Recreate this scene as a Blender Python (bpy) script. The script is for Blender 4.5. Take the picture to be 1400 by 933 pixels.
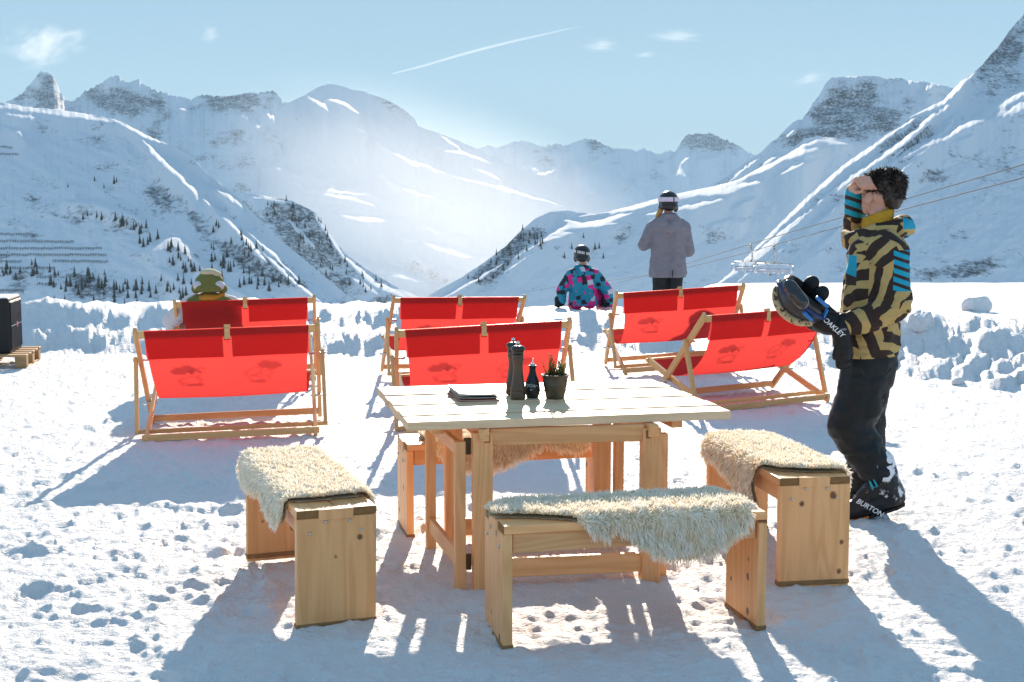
import bpy, bmesh, math, random
import numpy as np
from mathutils import Vector, Matrix, Quaternion

for o in list(bpy.data.objects):
    bpy.data.objects.remove(o, do_unlink=True)
SC = bpy.context.scene
COL = SC.collection
R = math.radians
random.seed(7)
RNG = np.random.default_rng(11)

# ---------------------------------------------------------------- camera
cam_d = bpy.data.cameras.new("camera")
cam = bpy.data.objects.new("camera", cam_d)
COL.objects.link(cam)
cam.location = (0, 0, 1.6)
cam.rotation_euler = (R(90 - 5.852), 0, 0)
cam_d.sensor_width = 36
cam_d.lens = 46.29
cam_d.clip_start = 0.1
cam_d.clip_end = 60000
SC.camera = cam

# ---------------------------------------------------------------- sky + sun
SUN_EL, SUN_AZ = 20.5, 0.6
SKY_P, SKY_C, SKY_T = -0.93, (0.58, 0.95, 1.22), (1.40, 1.44, 1.46)
w = bpy.data.worlds.new("World")
SC.world = w
w.use_nodes = True
nt = w.node_tree
bg = nt.nodes["Background"]
sky = nt.nodes.new("ShaderNodeTexSky")
sky.sky_type = 'NISHITA'
sky.sun_disc = False
sky.sun_elevation = R(SUN_EL)
sky.sun_rotation = R(SUN_AZ)
sky.altitude = 2000
sky.air_density = 1.0
sky.dust_density = 0.3
sky.ozone_density = 1.0
# the same soft compression of the sky's range everywhere (a bright winter sky exposed for the shade)
bw = nt.nodes.new("ShaderNodeRGBToBW"); nt.links.new(sky.outputs[0], bw.inputs[0])
pw = nt.nodes.new("ShaderNodeMath"); pw.operation = 'POWER'; pw.inputs[1].default_value = SKY_P
nt.links.new(bw.outputs[0], pw.inputs[0])
sc_ = nt.nodes.new("ShaderNodeVectorMath"); sc_.operation = 'SCALE'
nt.links.new(sky.outputs[0], sc_.inputs[0]); nt.links.new(pw.outputs[0], sc_.inputs[3])
lm = nt.nodes.new("ShaderNodeMath"); lm.operation = 'MULTIPLY'; nt.links.new(bw.outputs[0], lm.inputs[0]); nt.links.new(pw.outputs[0], lm.inputs[1])
cc = nt.nodes.new("ShaderNodeVectorMath"); cc.operation = 'SCALE'; cc.inputs[0].default_value = SKY_C; nt.links.new(lm.outputs[0], cc.inputs[3])
mxs = nt.nodes.new("ShaderNodeMix"); mxs.data_type = 'VECTOR'; mxs.inputs[0].default_value = 0.72
nt.links.new(sc_.outputs[0], mxs.inputs[4]); nt.links.new(cc.outputs[0], mxs.inputs[5])
tn = nt.nodes.new("ShaderNodeVectorMath"); tn.operation = 'MULTIPLY'; tn.inputs[1].default_value = SKY_T
nt.links.new(mxs.outputs[1], tn.inputs[0])
nt.links.new(tn.outputs[0], bg.inputs[0])
bg.inputs[1].default_value = 0.13

sd = bpy.data.lights.new("sun", 'SUN')
sd.energy = 3.3
sd.angle = R(0.5)
sd.color = (1.0, 0.85, 0.69)
sun = bpy.data.objects.new("sun", sd)
COL.objects.link(sun)
SUNV = Vector((math.sin(R(SUN_AZ)) * math.cos(R(SUN_EL)), math.cos(R(SUN_AZ)) * math.cos(R(SUN_EL)), math.sin(R(SUN_EL))))
sun.rotation_euler = SUNV.to_track_quat('Z', 'Y').to_euler()
sun.location = (0, 20, 30)

SC.view_settings.view_transform = 'Standard'
SC.view_settings.look = 'None'
SC.view_settings.gamma = 1
SC.view_settings.exposure = 1.40
SC.view_settings.use_curve_mapping = False
SC.render.engine = 'CYCLES'
cy = SC.cycles
cy.max_bounces = 8
cy.diffuse_bounces = 6
cy.glossy_bounces = 3
cy.transmission_bounces = 4
cy.transparent_max_bounces = 8
cy.volume_bounces = 1
cy.use_denoising = True
cy.caustics_reflective = False
cy.caustics_refractive = False

# ---------------------------------------------------------------- noise (numpy)
def _hash(ix, iy, seed):
    h = (ix.astype(np.int64) * 374761393 + iy.astype(np.int64) * 668265263 + seed * 982451653) & 0x7fffffff
    h = ((h ^ (h >> 13)) * 1274126177) & 0x7fffffff
    h = h ^ (h >> 16)
    return h

def perlin(x, y, seed=0):
    x0 = np.floor(x); y0 = np.floor(y)
    fx = x - x0; fy = y - y0
    u = fx * fx * fx * (fx * (fx * 6 - 15) + 10); v = fy * fy * fy * (fy * (fy * 6 - 15) + 10)
    def g(ix, iy, dx, dy):
        a = _hash(ix, iy, seed) % 1024 * (2 * math.pi / 1024)
        return np.cos(a) * dx + np.sin(a) * dy
    a = g(x0, y0, fx, fy); b = g(x0 + 1, y0, fx - 1, fy)
    c = g(x0, y0 + 1, fx, fy - 1); d = g(x0 + 1, y0 + 1, fx - 1, fy - 1)
    return ((a * (1 - u) + b * u) * (1 - v) + (c * (1 - u) + d * u) * v) * 1.5

def fbm(x, y, octv=4, seed=0, gain=0.5, lac=2.03):
    s = 0; a = 1.0; t = 0
    for k in range(octv):
        s = s + a * perlin(x, y, seed + k * 17); t += a
        x = x * lac + 3.1; y = y * lac - 1.7; a *= gain
    return s / t

def ridged(x, y, octv=4, seed=0):
    s = 0; a = 1.0; t = 0
    for k in range(octv):
        s = s + a * (1 - np.abs(perlin(x, y, seed + k * 13)) * 2); t += a
        x = x * 2.1 + 5.2; y = y * 2.1 + 1.3; a *= 0.5
    return s / t

def sstep(a, b, x):
    t = np.clip((x - a) / (b - a), 0, 1)
    return t * t * (3 - 2 * t)

def blur(a, n, axis):
    if n < 1: return a
    k = np.exp(-0.5 * (np.arange(-2 * n, 2 * n + 1) / n) ** 2); k /= k.sum()
    p = [(0, 0)] * a.ndim; p[axis] = (2 * n, 2 * n)
    ap = np.pad(a, p, mode='edge')
    out = np.zeros_like(a)
    for i, kk in enumerate(k):
        sl = [slice(None)] * a.ndim; sl[axis] = slice(i, i + a.shape[axis])
        out += kk * ap[tuple(sl)]
    return out

# ---------------------------------------------------------------- node helpers
class NT:
    """small helper round a material's node tree"""
    def __init__(s, name):
        s.m = bpy.data.materials.new(name); s.m.use_nodes = True
        s.t = s.m.node_tree
        s.b = s.t.nodes["Principled BSDF"]; s.out = s.t.nodes["Material Output"]
    def n(s, typ, **kw):
        nd = s.t.nodes.new(typ)
        for k, v in kw.items():
            if k.startswith('i_'):
                k2 = k[2:]
                key = int(k2) if k2.isdigit() else k2.replace('_', ' ')
                nd.inputs[key].default_value = v
            else: setattr(nd, k, v)
        return nd
    def l(s, a, b): s.t.links.new(a, b)
    def math(s, op, a, b=None, c=None, clamp=False):
        nd = s.t.nodes.new("ShaderNodeMath"); nd.operation = op; nd.use_clamp = clamp
        for i, v in enumerate((a, b, c)):
            if v is None: continue
            if hasattr(v, 'is_linked'): s.l(v, nd.inputs[i])
            else: nd.inputs[i].default_value = v
        return nd.outputs[0]
    def mix(s, fac, a, b, blend='MIX'):
        nd = s.t.nodes.new("ShaderNodeMix"); nd.data_type = 'RGBA'; nd.blend_type = blend
        for i, v in ((0, fac), (6, a), (7, b)):
            if hasattr(v, 'is_linked'): s.l(v, nd.inputs[i])
            elif i == 0: nd.inputs[0].default_value = v
            else: nd.inputs[i].default_value = (*v[:3], 1)
        return nd.outputs[2]
    def ramp(s, fac, stops):
        nd = s.t.nodes.new("ShaderNodeValToRGB")
        el = nd.color_ramp.elements
        while len(el) < len(stops): el.new(0.5)
        for e, (p, c) in zip(el, stops):
            e.position = p; e.color = (*c, 1) if len(c) == 3 else c
        s.l(fac, nd.inputs[0]); return nd.outputs[0]
    def noise(s, vec, scale, detail=4, rough=0.5, dist=0.0):
        nd = s.n("ShaderNodeTexNoise"); nd.inputs["Scale"].default_value = scale
        nd.inputs["Detail"].default_value = detail; nd.inputs["Roughness"].default_value = rough
        nd.inputs["Distortion"].default_value = dist
        if vec is not None: s.l(vec, nd.inputs["Vector"])
        return nd.outputs["Fac"]
    def coord(s, which="Object"):
        return s.n("ShaderNodeTexCoord").outputs[which]
    def mapping(s, vec, scale=(1, 1, 1), loc=(0, 0, 0), rot=(0, 0, 0)):
        nd = s.n("ShaderNodeMapping"); s.l(vec, nd.inputs[0])
        nd.inputs[1].default_value = loc; nd.inputs[2].default_value = rot; nd.inputs[3].default_value = scale
        return nd.outputs[0]
    def bump(s, h, strength=0.3, dist=0.01):
        nd = s.n("ShaderNodeBump"); nd.inputs["Strength"].default_value = strength
        nd.inputs["Distance"].default_value = dist; s.l(h, nd.inputs["Height"])
        s.l(nd.outputs[0], s.b.inputs["Normal"]); return nd.outputs[0]
    def base(s, c):
        if hasattr(c, 'is_linked'): s.l(c, s.b.inputs["Base Color"])
        else: s.b.inputs["Base Color"].default_value = (*c, 1)
    def rough(s, v): s.b.inputs["Roughness"].default_value = v
    def spec(s, v): s.b.inputs["Specular IOR Level"].default_value = v

def simple(name, col, rough=0.6, spec=0.4, metal=0.0, var=0.0, vscale=20, bump=0.0, bscale=200, bdist=0.002):
    t = NT(name); t.rough(rough); t.spec(spec); t.b.inputs["Metallic"].default_value = metal
    co = t.coord()
    if var > 0:
        nz = t.noise(co, vscale, 4)
        t.base(t.mix(nz, tuple(max(0, c * (1 - var)) for c in col), tuple(min(1, c * (1 + var)) for c in col)))
    else: t.base(col)
    if bump > 0: t.bump(t.noise(co, bscale, 3), bump, bdist)
    return t.m

# ---------------------------------------------------------------- object helpers
def link(o, parent=None):
    COL.objects.link(o)
    if parent is not None: o.parent = parent
    return o

def mesh_np(name, verts, faces, mats, parent=None, smooth=True, mat_idx=None):
    """mesh from numpy verts (n,3) and faces (m,k), k = 3 or 4"""
    verts = np.ascontiguousarray(verts, dtype=np.float32); faces = np.ascontiguousarray(faces, dtype=np.int32)
    me = bpy.data.meshes.new(name)
    me.vertices.add(len(verts)); me.vertices.foreach_set("co", verts.ravel())
    k = faces.shape[1]; nf = len(faces)
    me.loops.add(nf * k); me.loops.foreach_set("vertex_index", faces.ravel())
    me.polygons.add(nf)
    me.polygons.foreach_set("loop_start", np.arange(nf, dtype=np.int32) * k)
    me.polygons.foreach_set("loop_total", np.full(nf, k, dtype=np.int32))
    me.polygons.foreach_set("use_smooth", np.full(nf, smooth, dtype=bool))
    if mat_idx is not None: me.polygons.foreach_set("material_index", np.asarray(mat_idx, dtype=np.int32))
    me.update(calc_edges=True)
    if not isinstance(mats, (list, tuple)): mats = [mats]
    for m in mats: me.materials.append(m)
    return link(bpy.data.objects.new(name, me), parent)

def attr(o, name, vals):
    a = o.data.attributes.new(name, 'FLOAT', 'POINT')
    a.data.foreach_set("value", np.ascontiguousarray(vals, dtype=np.float32).ravel())

def grid_faces(nr, nc):
    i = np.arange(nr - 1)[:, None] * nc + np.arange(nc - 1)[None, :]
    return np.stack([i, i + 1, i + nc + 1, i + nc], -1).reshape(-1, 4)

def thing(name, label, cat, loc=(0, 0, 0), rotz=0.0, group=None, tilt=(0, 0)):
    o = bpy.data.objects.new(name, None); COL.objects.link(o)
    o.empty_display_size = 0.1
    o.location = loc; o.rotation_euler = (tilt[0], tilt[1], rotz)
    return tag(o, label, cat, group)

def tag(o, label=None, cat=None, group=None, kind=None):
    if label: o["label"] = label
    if cat: o["category"] = cat
    if group: o["group"] = group
    if kind: o["kind"] = kind
    return o

def bm_obj(name, bm, mat, parent=None, smooth=False):
    me = bpy.data.meshes.new(name); bm.normal_update(); bm.to_mesh(me); bm.free()
    for m in (mat if isinstance(mat, (list, tuple)) else [mat]): me.materials.append(m)
    if smooth:
        me.polygons.foreach_set("use_smooth", [True] * len(me.polygons))
    return link(bpy.data.objects.new(name, me), parent)

def box_bm(size, bm=None, M=None, bevel=0.0, seg=1):
    b2 = bmesh.new()
    bmesh.ops.create_cube(b2, size=1.0)
    for v in b2.verts: v.co = Vector((v.co.x * size[0], v.co.y * size[1], v.co.z * size[2]))
    if bevel > 0: bmesh.ops.bevel(b2, geom=list(b2.edges), offset=bevel, segments=seg, affect='EDGES', profile=0.5)
    if M is not None: b2.transform(M)
    if bm is None: return b2
    me = bpy.data.meshes.new("tmp"); b2.to_mesh(me); b2.free(); bm.from_mesh(me); bpy.data.meshes.remove(me)
    return bm

def box(name, size, loc, mat, parent=None, rot=None, bevel=0.003, seg=1):
    """a board; the object's own origin sits in its middle"""
    o = bm_obj(name, box_bm(size, bevel=bevel, seg=seg), mat, parent)
    o.location = loc
    if rot is not None: o.rotation_euler = rot
    return o

def bar(name, p0, p1, wd, th, mat, parent=None, side=Vector((1, 0, 0)), bevel=0.003):
    """a squared timber from p0 to p1; its long axis is its local x"""
    p0 = Vector(p0); p1 = Vector(p1); d = p1 - p0; L = d.length; x = d / L
    y = side - x * side.dot(x)
    if y.length < 1e-4: y = Vector((0, 0, 1)) - x * x.z
    y.normalize(); z = x.cross(y)
    o = bm_obj(name, box_bm((L, wd, th), bevel=bevel), mat, parent)
    M = Matrix((x, y, z)).transposed().to_4x4(); M.translation = (p0 + p1) / 2
    o.matrix_local = M
    return o

def lathe(prof, seg=24, cap=True):
    """prof: (r, z) from bottom to top -> verts, quads"""
    n = len(prof); a = np.arange(seg) * 2 * math.pi / seg
    V = np.array([[r * math.cos(t), r * math.sin(t), z] for r, z in prof for t in a])
    F = []
    for i in range(n - 1):
        for j in range(seg):
            k = (j + 1) % seg
            F.append((i * seg + j, i * seg + k, (i + 1) * seg + k, (i + 1) * seg + j))
    return V, np.array(F)

def lathe_obj(name, prof, mat, parent=None, loc=(0, 0, 0), seg=24):
    V, F = lathe(prof, seg)
    o = mesh_np(name, V, F, mat, parent); o.location = loc
    return o

def tube_np(pts, rad, seg=8):
    """closed-end tube through pts; rad scalar or list"""
    pts = [Vector(p) for p in pts]; n = len(pts)
    if not hasattr(rad, '__len__'): rad = [rad] * n
    V = []; prev = None
    for i, p in enumerate(pts):
        d = (pts[min(i + 1, n - 1)] - pts[max(i - 1, 0)]).normalized()
        if prev is None:
            prev = Vector((0, 0, 1)) if abs(d.z) < 0.9 else Vector((1, 0, 0))
        u = (prev - d * prev.dot(d)).normalized(); prev = u; v = d.cross(u)
        for j in range(seg):
            a = 2 * math.pi * j / seg
            V.append(p + (u * math.cos(a) + v * math.sin(a)) * rad[i])
    F = []
    for i in range(n - 1):
        for j in range(seg):
            k = (j + 1) % seg
            F.append((i * seg + j, i * seg + k, (i + 1) * seg + k, (i + 1) * seg + j))
    c0 = len(V); V.append(pts[0]); c1 = len(V); V.append(pts[-1])
    for j in range(seg):
        k = (j + 1) % seg
        F.append((c0, k, j, c0)); F.append((c1, (n - 1) * seg + j, (n - 1) * seg + k, c1))
    return [tuple(v) for v in V], F

class Pile:
    """collects quads / tris of one part"""
    def __init__(s): s.V = []; s.F = []; s.mi = []
    def add(s, V, F, mi=0):
        o = len(s.V); s.V += [tuple(v) for v in V]
        for f in F:
            g = []
            for i in f:
                if i + o not in g: g.append(i + o)
            s.F.append(tuple(g)); s.mi.append(mi)
    def tube(s, pts, rad, seg=8, mi=0): s.add(*tube_np(pts, rad, seg), mi)
    def box(s, c, size, mi=0, M=None):
        hx, hy, hz = (q / 2 for q in size)
        V = [Vector((x, y, z)) for x in (-hx, hx) for y in (-hy, hy) for z in (-hz, hz)]
        if M is not None: V = [M @ v for v in V]
        V = [v + Vector(c) for v in V]
        s.add(V, [(0, 1, 3, 2), (4, 6, 7, 5), (0, 4, 5, 1), (2, 3, 7, 6), (0, 2, 6, 4), (1, 5, 7, 3)], mi)
    def build(s, name, mats, parent=None, smooth=True, loc=None):
        me = bpy.data.meshes.new(name); me.from_pydata(s.V, [], s.F)
        for m in (mats if isinstance(mats, (list, tuple)) else [mats]): me.materials.append(m)
        me.polygons.foreach_set("use_smooth", [smooth] * len(s.F)); me.polygons.foreach_set("material_index", s.mi)
        me.update()
        o = link(bpy.data.objects.new(name, me), parent)
        if loc is not None: o.location = loc
        return o

def copy_tree(o, parent=None):
    c = o.copy(); COL.objects.link(c)
    if parent is not None: c.parent = parent
    for ch in list(o.children): copy_tree(ch, c)
    return c

# ================================================================ SETTING
VALLEY = -260.0

def mat_snow():
    t = NT("snow"); t.rough(0.55); t.spec(0.25)
    geo = t.n("ShaderNodeNewGeometry").outputs["Position"]
    n1 = t.noise(geo, 3.0, 4, 0.6)
    t.base(t.mix(n1, (0.88, 0.885, 0.90), (0.94, 0.94, 0.95)))
    a = t.noise(geo, 15, 8, 0.68); b = t.noise(t.mapping(geo, (40, 60, 60)), 1.0, 4, 0.65)
    h = t.math('ADD', t.math('MULTIPLY', a, 1.0), t.math('MULTIPLY', b, 0.28))
    t.bump(h, 1.0, 0.05)
    return t.m
SNOW = mat_snow()

def mat_mountain():
    t = NT("mountain_snow"); t.rough(0.8); t.spec(0.1)
    geo = t.n("ShaderNodeNewGeometry").outputs["Position"]
    rk = t.n("ShaderNodeAttribute", attribute_name="rock").outputs["Fac"]
    fine = t.noise(geo, 0.16, 6, 0.75)
    fine2 = t.noise(t.mapping(geo, (0.5, 0.5, 1.4)), 0.05, 5, 0.7)
    f = t.math('ADD', t.math('MULTIPLY', fine, 0.65), t.math('MULTIPLY', fine2, 0.35))
    thr = t.math('SUBTRACT', 0.74, t.math('MULTIPLY', rk, 0.24))
    m = t.math('MULTIPLY', t.math('SUBTRACT', f, thr), 7.0, clamp=True)
    n2 = t.noise(geo, 0.02, 4)
    rockc = t.mix(n2, (0.045, 0.065, 0.085), (0.14, 0.155, 0.17))
    t.base(t.mix(m, (0.63, 0.68, 0.73), rockc))
    t.bump(f, 0.6, 3.0)
    return t.m
MOUNT = mat_mountain()

# ---------------------------------------------------------------- the snow field
def macro(X, Y):
    """large shape of the trampled terrace: banks, the edge and the drop to the valley"""
    z = np.zeros_like(X)
    wob = 0.55 * fbm(X * 0.55, Y * 0.25, 4, 5, 0.6)
    yb = 15.2 + wob + 0.02 * X
    Hh = np.interp(X, [-12, -8.5, -6, -1.5, 0.2, 1.4, 2.0, 2.6], [0.30, 0.34, 0.42, 0.42, 0.34, 0.33, 0.16, 0.0])
    Hh = Hh * (1 + 0.38 * fbm(X * 1.0 + 4, Y * 0.8, 4, 8, 0.6))
    face = 0.45 * sstep(yb - 1.0, yb - 0.35 + 0.3 * fbm(X * 1.6, Y, 3, 9), Y) + 0.55 * sstep(yb - 0.3, yb + 0.5, Y)
    berm = Hh * face
    berm = berm * (1 - 0.25 * sstep(yb + 0.7, yb + 1.6, Y))
    # ploughed bank on the right
    yr = np.interp(X, [2.4, 3.0, 3.9, 4.7, 5.6, 9], [13.6, 13.0, 12.3, 10.9, 10.2, 9.6])
    yt = yr + 2.9
    right = sstep(2.2, 3.4, X)
    bank = right * 0.36 * sstep(0, 1, (Y - yr) / np.maximum(yt - yr, 0.1))
    hump = right * 0.16 * np.exp(-((Y - yr - 1.6) / 0.9) ** 2) * (0.6 + 0.9 * fbm(X * 0.8, Y * 0.8, 2, 3))
    z = np.maximum(berm, bank + hump)
    ye = np.interp(X, [-30, -9, 0.9, 1.6, 2.6, 4, 30], [16.9, 17.3, 17.5, 18.2, 21.0, 21.3, 22.0])
    far = np.clip(Y - ye, 0, None)
    z = z - 0.55 * far * far / (far + 1.5) - 0.0
    z = np.maximum(z, VALLEY)
    return z

# fine relief as a height map, stamped with boot prints and lumps
HX0, HX1, HY0, HY1, HS = -9.0, 9.0, 2.4, 22.0, 0.02
hx = np.arange(HX0, HX1, HS); hy = np.arange(HY0, HY1, HS)
GX, GY = np.meshgrid(hx, hy)
HM = (0.016 * fbm(GX * 0.9, GY * 0.9, 3, 21) + 0.013 * fbm(GX * 3.3, GY * 3.3, 3, 22) + 0.019 * fbm(GX * 7, GY * 10, 5, 24, 0.75)
      + 0.028 * np.clip(perlin(GX * 7, GY * 11, 26) - 0.25, 0, 1) + 0.022 * np.clip(perlin(GX * 17, GY * 24, 27) - 0.10, 0, 1))
rough_zone = sstep(-1.2, 0.6, fbm(GX * 0.35, GY * 0.35, 2, 40) * 2)
def stamp(cx, cy, ang, L, W, depth, rim):
    rr = L * 1.1
    i0 = int((cy - rr - HY0) / HS); i1 = int((cy + rr - HY0) / HS) + 1
    j0 = int((cx - rr - HX0) / HS); j1 = int((cx + rr - HX0) / HS) + 1
    if i0 < 0 or j0 < 0 or i1 >= HM.shape[0] or j1 >= HM.shape[1]: return
    x = GX[i0:i1, j0:j1] - cx; y = GY[i0:i1, j0:j1] - cy
    u = (x * math.cos(ang) + y * math.sin(ang)) / (L / 2); v = (-x * math.sin(ang) + y * math.cos(ang)) / (W / 2)
    d = np.sqrt(u * u + v * v)
    HM[i0:i1, j0:j1] += -depth * sstep(1.05, 0.75, d) + rim * np.exp(-((d - 1.18) / 0.16) ** 2)
for k in range(1300):
    cx = RNG.uniform(-7, 7); cy = HY0 + 0.5 + RNG.uniform(0, 1) ** 1.2 * 12.0
    stamp(cx, cy, RNG.normal(1.57, 0.7), RNG.uniform(0.2, 0.30), RNG.uniform(0.09, 0.12), RNG.uniform(0.004, 0.014), RNG.uniform(0.002, 0.008))
def lump(cx, cy, r, flat=0.7, union=False):
    i0 = int((cy - r - HY0) / HS); i1 = int((cy + r - HY0) / HS) + 2
    j0 = int((cx - r - HX0) / HS); j1 = int((cx + r - HX0) / HS) + 2
    if i0 < 0 or j0 < 0 or i1 >= HM.shape[0] or j1 >= HM.shape[1]: return
    d2 = ((GX[i0:i1, j0:j1] - cx) ** 2 + (GY[i0:i1, j0:j1] - cy) ** 2) / (r * r)
    if union:
        b0 = HM[min(max((i0 + i1) // 2, 0), HM.shape[0] - 1), min(max((j0 + j1) // 2, 0), HM.shape[1] - 1)] * 0.35
        HM[i0:i1, j0:j1] = np.maximum(HM[i0:i1, j0:j1], np.where(d2 < 1, b0 + r * flat * np.sqrt(np.clip(1 - d2, 0, 1)) - 0.25 * r, -9))
    else: HM[i0:i1, j0:j1] += r * flat * np.sqrt(np.clip(1 - d2, 0, 1))
for k in range(2600):                                   # crumbs over the whole terrace
    cx = RNG.uniform(-7, 7); cy = HY0 + RNG.uniform(0, 1) * 12.5
    lump(cx, cy, 0.014 + 0.028 * RNG.uniform() ** 3, 0.42)
for k in range(110):                                    # softer lumps, more of them at the left
    cx = -abs(RNG.normal(0, 2.2)) - 0.9; cy = RNG.uniform(3.5, 8)
    lump(cx, cy, RNG.uniform(0.04, 0.10), 0.28)
for k in range(2600):                                    # ploughed bank
    cx = RNG.uniform(2.6, 8.0); cy = RNG.uniform(9.6, 15.4)
    yr = np.interp(cx, [2.4, 3.0, 3.9, 4.7, 5.6, 9], [13.6, 13.0, 12.3, 10.9, 10.2, 9.6])
    if cy < yr - 0.15 or cy > yr + 3.4: continue
    lump(cx, cy, 0.025 + 0.115 * RNG.uniform() ** 3.0, 0.85, True)
for k in range(1500):
    cx = RNG.uniform(-9, 2.6); cy = 15.0 + RNG.normal(-0.2, 0.45)
    lump(cx, cy, 0.025 + 0.10 * RNG.uniform() ** 3.5, 0.5, True)

YRG = np.interp(GX, [2.4, 3.0, 3.9, 4.7, 5.6, 9], [13.6, 13.0, 12.3, 10.9, 10.2, 9.6])
zone = sstep(2.3, 3.0, GX) * sstep(-0.3, 0.2, GY - YRG) * sstep(5.0, 3.4, GY - YRG) + sstep(2.6, 2.2, GX) * sstep(13.9, 14.4, GY) * sstep(16.6, 15.9, GY)
HM += zone * (0.060 * fbm(GX * 3.2, GY * 3.2, 4, 31, 0.62) + 0.030 * np.clip(ridged(GX * 7 + GY * 2, GY * 6, 3, 32), -0.2, 1) + 0.012 * fbm(GX * 17, GY * 17, 2, 33))

def micro(X, Y):
    fi = (Y - HY0) / HS; fj = (X - HX0) / HS
    ok = (fi >= 0) & (fj >= 0) & (fi < HM.shape[0] - 1.01) & (fj < HM.shape[1] - 1.01)
    fi = np.clip(fi, 0, HM.shape[0] - 1.01); fj = np.clip(fj, 0, HM.shape[1] - 1.01)
    i = fi.astype(int); j = fj.astype(int); a = fi - i; b = fj - j
    h = HM[i, j] * (1 - a) * (1 - b) + HM[i + 1, j] * a * (1 - b) + HM[i, j + 1] * (1 - a) * b + HM[i + 1, j + 1] * a * b
    alt = 0.02 * fbm(X * 0.9, Y * 0.9, 3, 21)
    fade = 1 - 0.85 * sstep(14.6, 16.6, Y) * (1 - sstep(2.2, 3.4, X) * (1 - sstep(15.8, 17.5, Y)))
    fade = fade * (1 - sstep(17.5, 21, Y) * 0.7)
    return np.where(ok, h * fade, alt * 0.5)

def ground_z(x, y):
    X = np.array([float(x)]); Y = np.array([float(y)])
    return float((macro(X, Y) + micro(X, Y))[0])

az = np.concatenate([np.linspace(-180, -26.5, 60)[:-1], np.linspace(-26.5, 26.5, 1040), np.linspace(26.5, 180, 60)[1:]])
rr_ = np.concatenate([np.linspace(0.25, 2.9, 8)[:-1], 1.0 / np.linspace(1 / 2.9, 1 / 26.0, 500), np.geomspace(27, 40, 14), np.geomspace(44, 11500, 26)])
AZ, RR = np.meshgrid(np.radians(az), rr_)
X = RR * np.sin(AZ); Y = RR * np.cos(AZ)
Z = macro(X, Y) + micro(X, Y)
# behind the camera the terrace simply goes on
nr, nc = X.shape
ground = mesh_np("snow_ground", np.stack([X, Y, Z], -1).reshape(-1, 3), grid_faces(nr, nc)[:, ::-1], SNOW)
c = bmesh.new(); 
tag(ground, kind="structure")

# ---------------------------------------------------------------- mountains
TSUN = math.tan(R(SUN_EL))
DEG_PX = 0.03183
def seg_mask(AZm, ELm, strokes, warp=0.12, seed=0):
    """soft mask of terraces along lines (bearing, elevation in degrees; width in hundredths of a radian / 18)"""
    wx = AZm + warp * fbm(AZm * 2.2, ELm * 2.2, 3, seed + 1); wy = ELm + warp * 0.7 * fbm(AZm * 2.2, ELm * 2.2, 3, seed + 2)
    wn = 0.75 + 0.9 * fbm(AZm * 3.5, ELm * 3.5, 3, seed + 3)
    M = np.zeros_like(AZm)
    for pts, wpx in strokes:
        wd = wpx * DEG_PX
        n = len(pts) - 1
        xs = [p[0] for p in pts]; ys = [p[1] for p in pts]
        bx = (AZm > min(xs) - 2 * wd - 0.3) & (AZm < max(xs) + 2 * wd + 0.3) & (ELm > min(ys) - 2 * wd - 0.3) & (ELm < max(ys) + 2 * wd + 0.3)
        if not bx.any(): continue
        px = wx[bx]; py = wy[bx]; best = np.full(px.shape, 0.0); wl = wn[bx]
        for k in range(n):
            ax, ay = pts[k]; bx_, by_ = pts[k + 1]
            dx, dy = bx_ - ax, by_ - ay; L2 = dx * dx + dy * dy + 1e-9
            t = np.clip(((px - ax) * dx + (py - ay) * dy) / L2, 0, 1)
            d = np.hypot(px - ax - t * dx, py - ay - t * dy)
            s = (k + t) / n
            half = 0.72 * wd * wl * (0.12 + 0.88 * np.clip(4 * s * (1 - s), 0, 1) ** 0.9)
            best = np.maximum(best, sstep(1.35, 0.65, d / np.maximum(half, 1e-4)))
        M[bx] = np.maximum(M[bx], best)
    return M

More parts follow.
